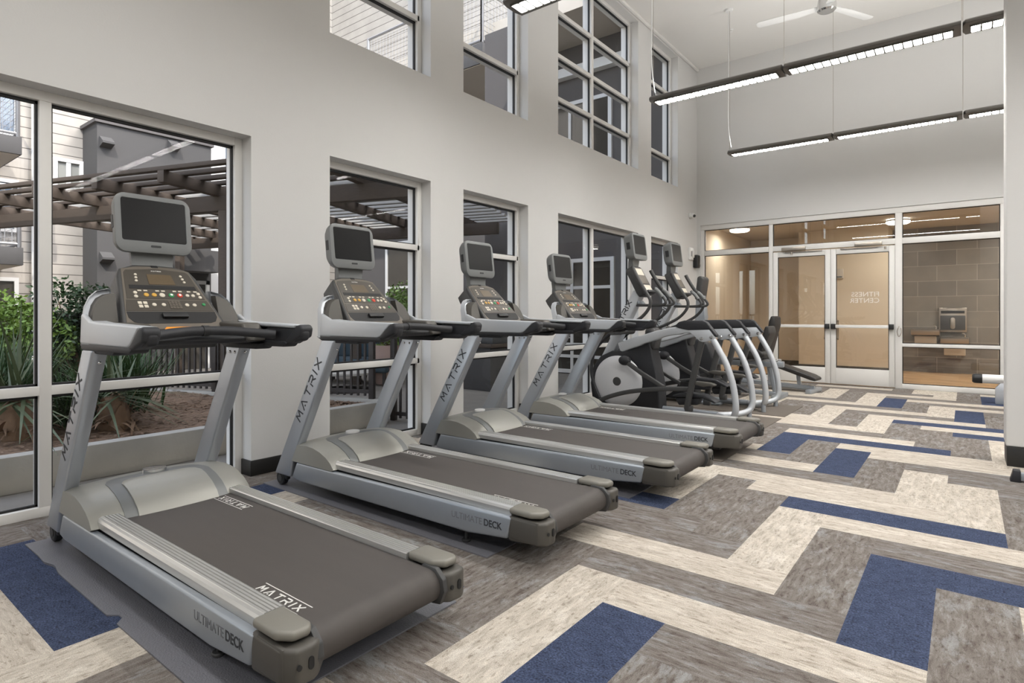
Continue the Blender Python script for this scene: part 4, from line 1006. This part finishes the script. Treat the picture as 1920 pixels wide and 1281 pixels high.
# planting
def blades(cx, cy, z, n, L, w_, spread, m, name, par, seed, droop=.5, base=.05):
    rd = random.Random(seed); V, F = [], []
    for i in range(n):
        a = rd.uniform(0, 6.283); e = R(90-spread*math.sqrt(rd.random())); l = L*rd.uniform(.65, 1.1); ww = w_*rd.uniform(.7, 1.2)
        o = Vector((cx+rd.gauss(0, base), cy+rd.gauss(0, base), z+rd.uniform(0, base))); d = Vector((math.cos(a)*math.cos(e), math.sin(a)*math.cos(e), math.sin(e))); s = Vector((-math.sin(a), math.cos(a), 0))
        n0 = len(V); K = 5
        for k in range(K+1):
            u = k/K; p = o+d*l*u-Vector((0, 0, 1))*droop*l*u*u*.5*(1-math.sin(e)*.6); hw_ = ww*(1-u)**.7*(.5 if k == 0 else 1)/2+.0006
            V += [tuple(p-s*hw_), tuple(p+s*hw_)]
        for k in range(K): q = n0+2*k; F.append((q, q+1, q+3, q+2))
    b = B(); b.raw(V, F); return b.build(name, M[m], par)
def yucca(x, y, h, L, n, label, seed):
    t = thing('yucca', label, 'plant', (x, y, .15), group='plants in the bed')
    b = B(); b.lathe([(.11, -.05), (.14, .05), (.12, h*.6), (.09, h), (.03, h+.05)], 14); b.build('trunk', M['husk'], t)
    blades(0, 0, h*.15, 60, .34, .04, 85, 'husk', 'dry_husks', t, seed+1, 1.2, .09)
    blades(0, 0, h, n, L, .034, 105, 'spike', 'leaves', t, seed, .35, .05)
yucca(-1.80, 1.28, .30, .85, 75, 'spiky yucca with a husky trunk in the left pane of the near window', 11)
yucca(-1.85, 1.98, .26, .80, 60, 'spiky yucca with a husky trunk directly behind the nearest treadmill', 21)
def grass_clump(x, y, L, n, label, seed, sp=38, m='grassy'):
    t = thing('ornamental_grass', label, 'plant', (x, y, .15), group='plants in the bed')
    blades(0, 0, 0, n, L, .022, sp, m, 'blades', t, seed, .7, .12)
grass_clump(-2.45, 1.30, .95, 420, 'tall green grass clump in the left pane of the near window', 31)
grass_clump(-2.6, 2.32, .85, 380, 'green grass clump behind the near treadmill handlebar', 41)
grass_clump(-2.2, 1.78, .62, 420, 'dark drooping grass tuft beside the window mullion', 51, 70)
def shrub(x, y, z0, rx, ry, h, n, leaf, m, label, seed, dens=.55, cat='shrub', grp='shrubs beyond the fence'):
    t = thing('leafy_shrub', label, cat, (x, y, z0), group=grp); rd = random.Random(seed)
    V, F = [], []; blobs = [(rd.uniform(-rx, rx)*.6, rd.uniform(-ry, ry)*.6, h*rd.uniform(.35, .85), rd.uniform(.3, .55)) for _ in range(14)]
    for i in range(n):
        bx, by, bz, br = rd.choice(blobs)
        v = Vector((rd.gauss(0, 1), rd.gauss(0, 1), rd.gauss(0, 1))).normalized()*br*rd.uniform(.6, 1)**.5*min(rx, h*.6)
        p = Vector((bx, by, bz))+v
        d = Vector((rd.gauss(0, 1), rd.gauss(0, 1), rd.gauss(0, .7))).normalized(); s = d.cross(Vector((rd.gauss(0, 1), rd.gauss(0, 1), rd.gauss(0, 1)))).normalized(); l = leaf*rd.uniform(.7, 1.3)
        q = len(V); V += [tuple(p), tuple(p+d*l*.5+s*l*.24), tuple(p+d*l), tuple(p+d*l*.5-s*l*.24)]; F.append((q, q+1, q+2, q+3))
    b = B(); b.raw(V, F); b.build('foliage', M[m], t, smooth=False)
    st = B()
    for bx, by, bz, br in blobs[:9]: st.tube([(rd.gauss(0, .04), rd.gauss(0, .04), 0), (bx*.4, by*.4, bz*.5), (bx, by, bz)], [.02, .014, .006], 6, 3)
    st.build('stem', M['stem'], t)
shrub(-5.35, 1.85, -.06, .95, .8, 1.55, 5200, .075, 'leaf_l', 'bright green sunlit shrub beyond the fence in the left pane', 61)
shrub(-4.95, 2.75, -.06, .75, .6, 1.75, 3800, .07, 'leaf_d', 'dark leafy shrub beyond the fence beside the nearest treadmill', 71)
shrub(-6.6, 3.3, -.06, .9, .8, 1.2, 3000, .08, 'leaf_d', 'low dark shrub farther beyond the fence', 81)
# potted tree in the middle window
t = thing('plant_pot', 'big pinkish clay pot outside the second window', 'pot', (-3.75, 6.93, -.06))
B().lathe([(.001, 0), (.17, 0), (.20, .02), (.30, .62), (.32, .68), (.29, .68), (.27, .60), (.001, .60)], 32).build('pot_body', M['pot'], t)
shrub(-3.75, 6.93, .54, .34, .34, .36, 900, .07, 'leaf_l', 'low green plants filling the clay pot', 91, cat='plant', grp='potted greenery')
shrub(-4.75, 8.2, .3, .55, .5, 1.55, 1500, .08, 'leaf_l', 'slender green sapling outside the second window', 95, cat='tree', grp='potted greenery')
# lounge seat and metal ring table
t = thing('outdoor_sofa', 'dark teal outdoor sofa seen through the second window', 'sofa', (-4.35, 6.75, -.06), R(22))
B().box(-.75, .75, -.4, .4, .22, .44, .05, 3).build('seat', M['teal'], t); B().box(-.75, .75, .28, .45, .42, .80, .05, 3).build('backrest', M['teal'], t)
for x in (-.7, .7):
    for y in (-.35, .38): B().box(x-.025, x+.025, y-.025, y+.025, 0, .24).build('leg', M['fence'], t)
t = thing('ring_table', 'low round metal table by the teal sofa', 'table', (-3.65, 5.95, -.06))
B().lathe([(.42, .26), (.46, .27), (.46, .30), (.42, .31), (.001, .31), (.001, .29)], 40).build('table_top', M['concrete'], t)
B().lathe([(.38, 0), (.42, 0), (.42, .03), (.38, .03), (.38, 0)], 40).build('base_ring', M['fence'], t)
for a in range(0, 360, 90): B().tube([(.40*math.cos(R(a)), .40*math.sin(R(a)), .02), (.36*math.cos(R(a+25)), .36*math.sin(R(a+25)), .28)], .014, 8).build('leg', M['fence'], t)
# counter outside the third window
t = thing('outdoor_counter', 'outdoor grill counter with a brown timber top outside the third window', 'counter', (-2.05, 7.9, -.06))
B().box(-.45, .25, -.62, .30, 0, .68, .01).build('cabinet', M['stucco'], t)
B().box(.251, .27, -.18, .28, .05, .64, .004).build('door', M['black'], t)
B().box(-.5, .30, -.66, .34, .68, .74, .005).build('counter_top', M['dkwood'], t); B().box(-.4, .28, -.60, .30, .74, .84, .01).build('grill', M['darkgrey'], t)

# pergola
PO = (-3.1, 3.65)
pg = thing('pergola', 'dark timber slatted pergola over the courtyard', 'pergola', (PO[0], PO[1], 0), ANG)
for v in (0, 3.1): B().box(-4.4, 2.55, v-.05, v+.05, 2.40, 2.58, .004).build('beam', M['dkwood'], pg)
for v in (0, 3.1):
    for u in ((.02,) if v == 0 else (-3.9, .02)): B().box(u-.06, u+.06, v-.06, v+.06, -.06, 2.40, .006).build('post', M['dkwood'], pg)
for k in range(-4, 3): B().box(k-.125, k-.035, -.87, 4.1, 2.58, 2.71, .003).build('rafter', M['dkwood'], pg)
for k in range(19):
    v = -.83+k*.26; B().box(-4.7, 2.6, v-.04, v+.04, 2.71, 2.755, .003).build('slat', M['slatgrey'] if k > 4 else M['dkwood'], pg)

# pale sided apartment block across the courtyard
ap = thing('apartment_building', 'apartment block with cream siding and a grey stucco bay across the courtyard', 'building', (0, 0, -.06))
B().box(-14, -10.0, -16, 11.2, 0, 13).build('siding_wall', M['siding_y'], ap, smooth=False)
B().box(-10.0, -9.2, 4.25, 6.55, 0, 4.98).build('stucco_bay', M['stucco'], ap, smooth=False)
B().box(-10.02, -9.15, 4.2, 6.6, 4.98, 5.05).build('bay_coping', M['stucco_d'], ap, smooth=False)
B().box(-10.0, -9.3, 6.55, 6.95, 0, 7.5).build('pilaster', M['alu'], ap, smooth=False)
for y, z in ((4.40, 4.70), (5.70, 4.92), (4.40, 2.42)):
    B().prism([(-9.2, z+.02), (-9.02, z-.10), (-9.02, z-.14), (-9.2, z-.20)], y-.11, y+.11, 'y').build('vent_hood', M['stucco'], ap, smooth=False)
def apt_window(y0, y1, z0, z1, m, x=-10.0, split=True):
    f = B(); t_ = .07
    for bx in ((y0, y0+t_, z0, z1), (y1-t_, y1, z0, z1), (y0+t_, y1-t_, z0, z0+t_), (y0+t_, y1-t_, z1-t_, z1)): f.box(x, x+.08, *bx)
    if split: f.box(x, x+.07, (y0+y1)/2-.04, (y0+y1)/2+.04, z0+t_, z1-t_)
    fo = f.build('window', M['alu'], ap, smooth=False)
    B().box(x+.01, x+.03, y0+t_, y1-t_, z0+t_, z1-t_).build('pane', M[m], fo, smooth=False)
apt_window(3.72, 4.24, 3.38, 4.32, 'blind')
apt_window(2.35, 3.16, 4.55, 5.45, 'skyglass'); apt_window(2.35, 3.16, 2.75, 3.75, 'skyglass'); apt_window(2.35, 3.16, .9, 1.9, 'darkpane')
apt_window(7.05, 7.75, 4.2, 5.5, 'skyglass'); apt_window(7.2, 8.6, 8.0, 9.6, 'skyglass'); apt_window(3.9, 5.2, 8.0, 9.6, 'skyglass')
def balcony(x0, x1, y0, y1, z, hs, par, rails=True, m='stucco', edges='xyY'):
    s = B(); s.box(x0, x1, y0, y1, z, z+hs, .005); so_ = s.build('balcony_fascia', M[m], par)
    B().box(x0+.03, x1-.03, y0+.03, y1-.03, z-.012, z+.01).build('balcony_soffit', M['soffit'], so_, smooth=False)
    if rails:
        h = 1.05; zt = z+hs; fr = B(); ms = B()
        def run(a, c):
            a, c = Vector(a), Vector(c); L = (c-a).length; d = (c-a)/L
            fr.tube([tuple(a+Vector((0, 0, h))), tuple(c+Vector((0, 0, h)))], .03, 6); fr.tube([tuple(a+Vector((0, 0, .06))), tuple(c+Vector((0, 0, .06)))], .025, 6)
            for p in (a, c): fr.tube([tuple(p), tuple(p+Vector((0, 0, h+.02)))], .035, 6)
            k = int(L/.10)
            for i in range(1, k): p = a+d*L*i/k; ms.tube([tuple(p+Vector((0, 0, .06))), tuple(p+Vector((0, 0, h)))], .004, 4)
            for i in range(1, 10): ms.tube([tuple(a+Vector((0, 0, .06+i*.1))), tuple(c+Vector((0, 0, .06+i*.1)))], .004, 4)
        e = .05
        if 'x' in edges: run((x1-e, y0+e, zt), (x1-e, y1-e, zt))
        if 'y' in edges: run((x0+e, y0+e, zt), (x1-e, y0+e, zt))
        if 'Y' in edges: run((x0+e, y1-e, zt), (x1-e, y1-e, zt))
        fr.build('railing_frame', M['mesh'], so_, smooth=False); ms.build('railing_mesh', M['mesh'], so_, smooth=False)
balcony(-10.0, -8.6, .2, 2.9, 3.95, .30, ap); balcony(-10.0, -8.6, .2, 2.92, 2.05, .30, ap)
balcony(-10.0, -8.9, 7.6, 11.1, 6.35, .30, ap); balcony(-10.0, -8.9, 2.6, 6.3, 6.9, .30, ap)
b = B(); b.box(-9.9, -8.6, 5.1, 6.5, 2.12, 2.58); b.build('door_canopy', M['stucco'], ap, smooth=False)
f = B(); f.box(-9.2, -9.12, 5.75, 5.83, 0, 1.95); f.box(-9.2, -9.12, 6.4, 6.48, 0, 1.95); f.box(-9.2, -9.12, 5.75, 6.48, 1.87, 1.95); fo = f.build('entrance_door', M['alu'], ap, smooth=False)
B().box(-9.2, -9.16, 5.83, 6.4, 0, 1.87).build('pane', M['darkpane'], fo, smooth=False)
b = B(); b.tube([(-9.9, 3.4, .2), (-9.9, 3.4, 12.5)], .05, 8); b.build('downpipe', M['alu'], ap)

# grey wing closing the courtyard on the far side
wg = thing('building_wing', 'dark grey stucco wing with white framed windows closing the courtyard', 'building', (0, 0, -.06))
B().box(-10.0, -WT-.01, 10.6, 14, 0, 13).build('stucco_wall', M['stucco_d'], wg, smooth=False)
def wing_window(x0, x1, z0, z1, vs_, hs_):
    y = 10.6; f = B(); t_ = .075
    f.box(x0, x0+t_, y-.06, y, z0, z1); f.box(x1-t_, x1, y-.06, y, z0, z1); f.box(x0+t_, x1-t_, y-.06, y, z1-t_, z1); f.box(x0+t_, x1-t_, y-.06, y, z0, z0+t_)
    for v in vs_: f.box(v-.03, v+.03, y-.055, y, z0+t_, z1-t_)
    for q in hs_: f.box(x0+t_, x1-t_, y-.052, y, q-.03, q+.03)
    fo = f.build('window', M['alu'], wg, smooth=False)
    B().box(x0+t_, x1-t_, y-.03, y-.005, z0+t_, z1-t_).build('pane', M['darkpane'], fo, smooth=False)
wing_window(-3.4, -1.33, .02, 2.32, [-2.25], [.36, .60, 1.74]); wing_window(-7.8, -5.75, .02, 3.08, [-6.8], [1.9]); wing_window(-3.4, -1.38, 3.3, 5.50, [-2.3], [4.2])
b = B(); b.box(-10, -WT-.01, 9.3, 10.65, 6.62, 6.95); b.build('roof_overhang', M['soffit'], wg, smooth=False)
b = B(); b.box(-3.3, -WT-.01, 10.42, 10.6, 5.98, 6.16); b.build('fascia_band', M['alu'], wg, smooth=False)
balcony(-6.6, -3.2, 8.85, 10.6, 6.0, .40, wg, True, 'stucco', 'xy')
b = B(); b.box(-6.6, -3.25, 10.5, 10.6, 6.4, 13); b.box(-10.0, -6.6, 10.5, 10.6, 4.4, 13); b.build('siding_panel', M['siding'], wg, smooth=False)
B().box(-2.75, -2.2, 8.35, 8.75, 0, 6.2).build('pillar', M['stucco_d'], wg, smooth=False)

# ------------------------------------------------------------------ camera, sky, sun
cam = bpy.data.cameras.new('camera'); co = bpy.data.objects.new('camera', cam); C.objects.link(co)
cam.sensor_width = 36; cam.lens = 1113/1920*36; cam.sensor_fit = 'HORIZONTAL'
cam.shift_x = (960-872.7)/1920; cam.shift_y = -(640.5-590.9)/1920
cam.clip_start = .05; cam.clip_end = 200
co.location = (3.829, 0, 1.13); co.rotation_euler = (R(90), 0, .700)
sc.camera = co
w = bpy.data.worlds.new('sky'); sc.world = w; w.use_nodes = True
nt = w.node_tree; bg = nt.nodes['Background']
sk = nt.nodes.new('ShaderNodeTexSky'); sk.sky_type = 'NISHITA'; sk.sun_disc = False; sk.sun_elevation = R(48); sk.sun_rotation = R(60); sk.air_density = 1; sk.dust_density = 2
hs = nt.nodes.new('ShaderNodeHueSaturation'); hs.inputs['Saturation'].default_value = .55
nt.links.new(sk.outputs[0], hs.inputs['Color']); nt.links.new(hs.outputs[0], bg.inputs['Color']); bg.inputs['Strength'].default_value = 1.05
sd = bpy.data.lights.new('sun', 'SUN'); sd.energy = 3.8; sd.angle = R(.6); sd.color = (1, .94, .86)
so = bpy.data.objects.new('sun', sd); C.objects.link(so)
so.rotation_euler = Vector((-.62, .40, -.76)).to_track_quat('-Z', 'Y').to_euler()
sc.view_settings.view_transform = 'Standard'; sc.view_settings.look = 'None'; sc.view_settings.gamma = 1; sc.view_settings.use_curve_mapping = False
sc.view_settings.exposure = 0
sc.cycles.use_denoising = True
sc.cycles.max_bounces = 8; sc.cycles.diffuse_bounces = 4; sc.cycles.glossy_bounces = 4; sc.cycles.transparent_max_bounces = 16
sc.cycles.caustics_reflective = False; sc.cycles.caustics_refractive = False; sc.cycles.sample_clamp_indirect = 6
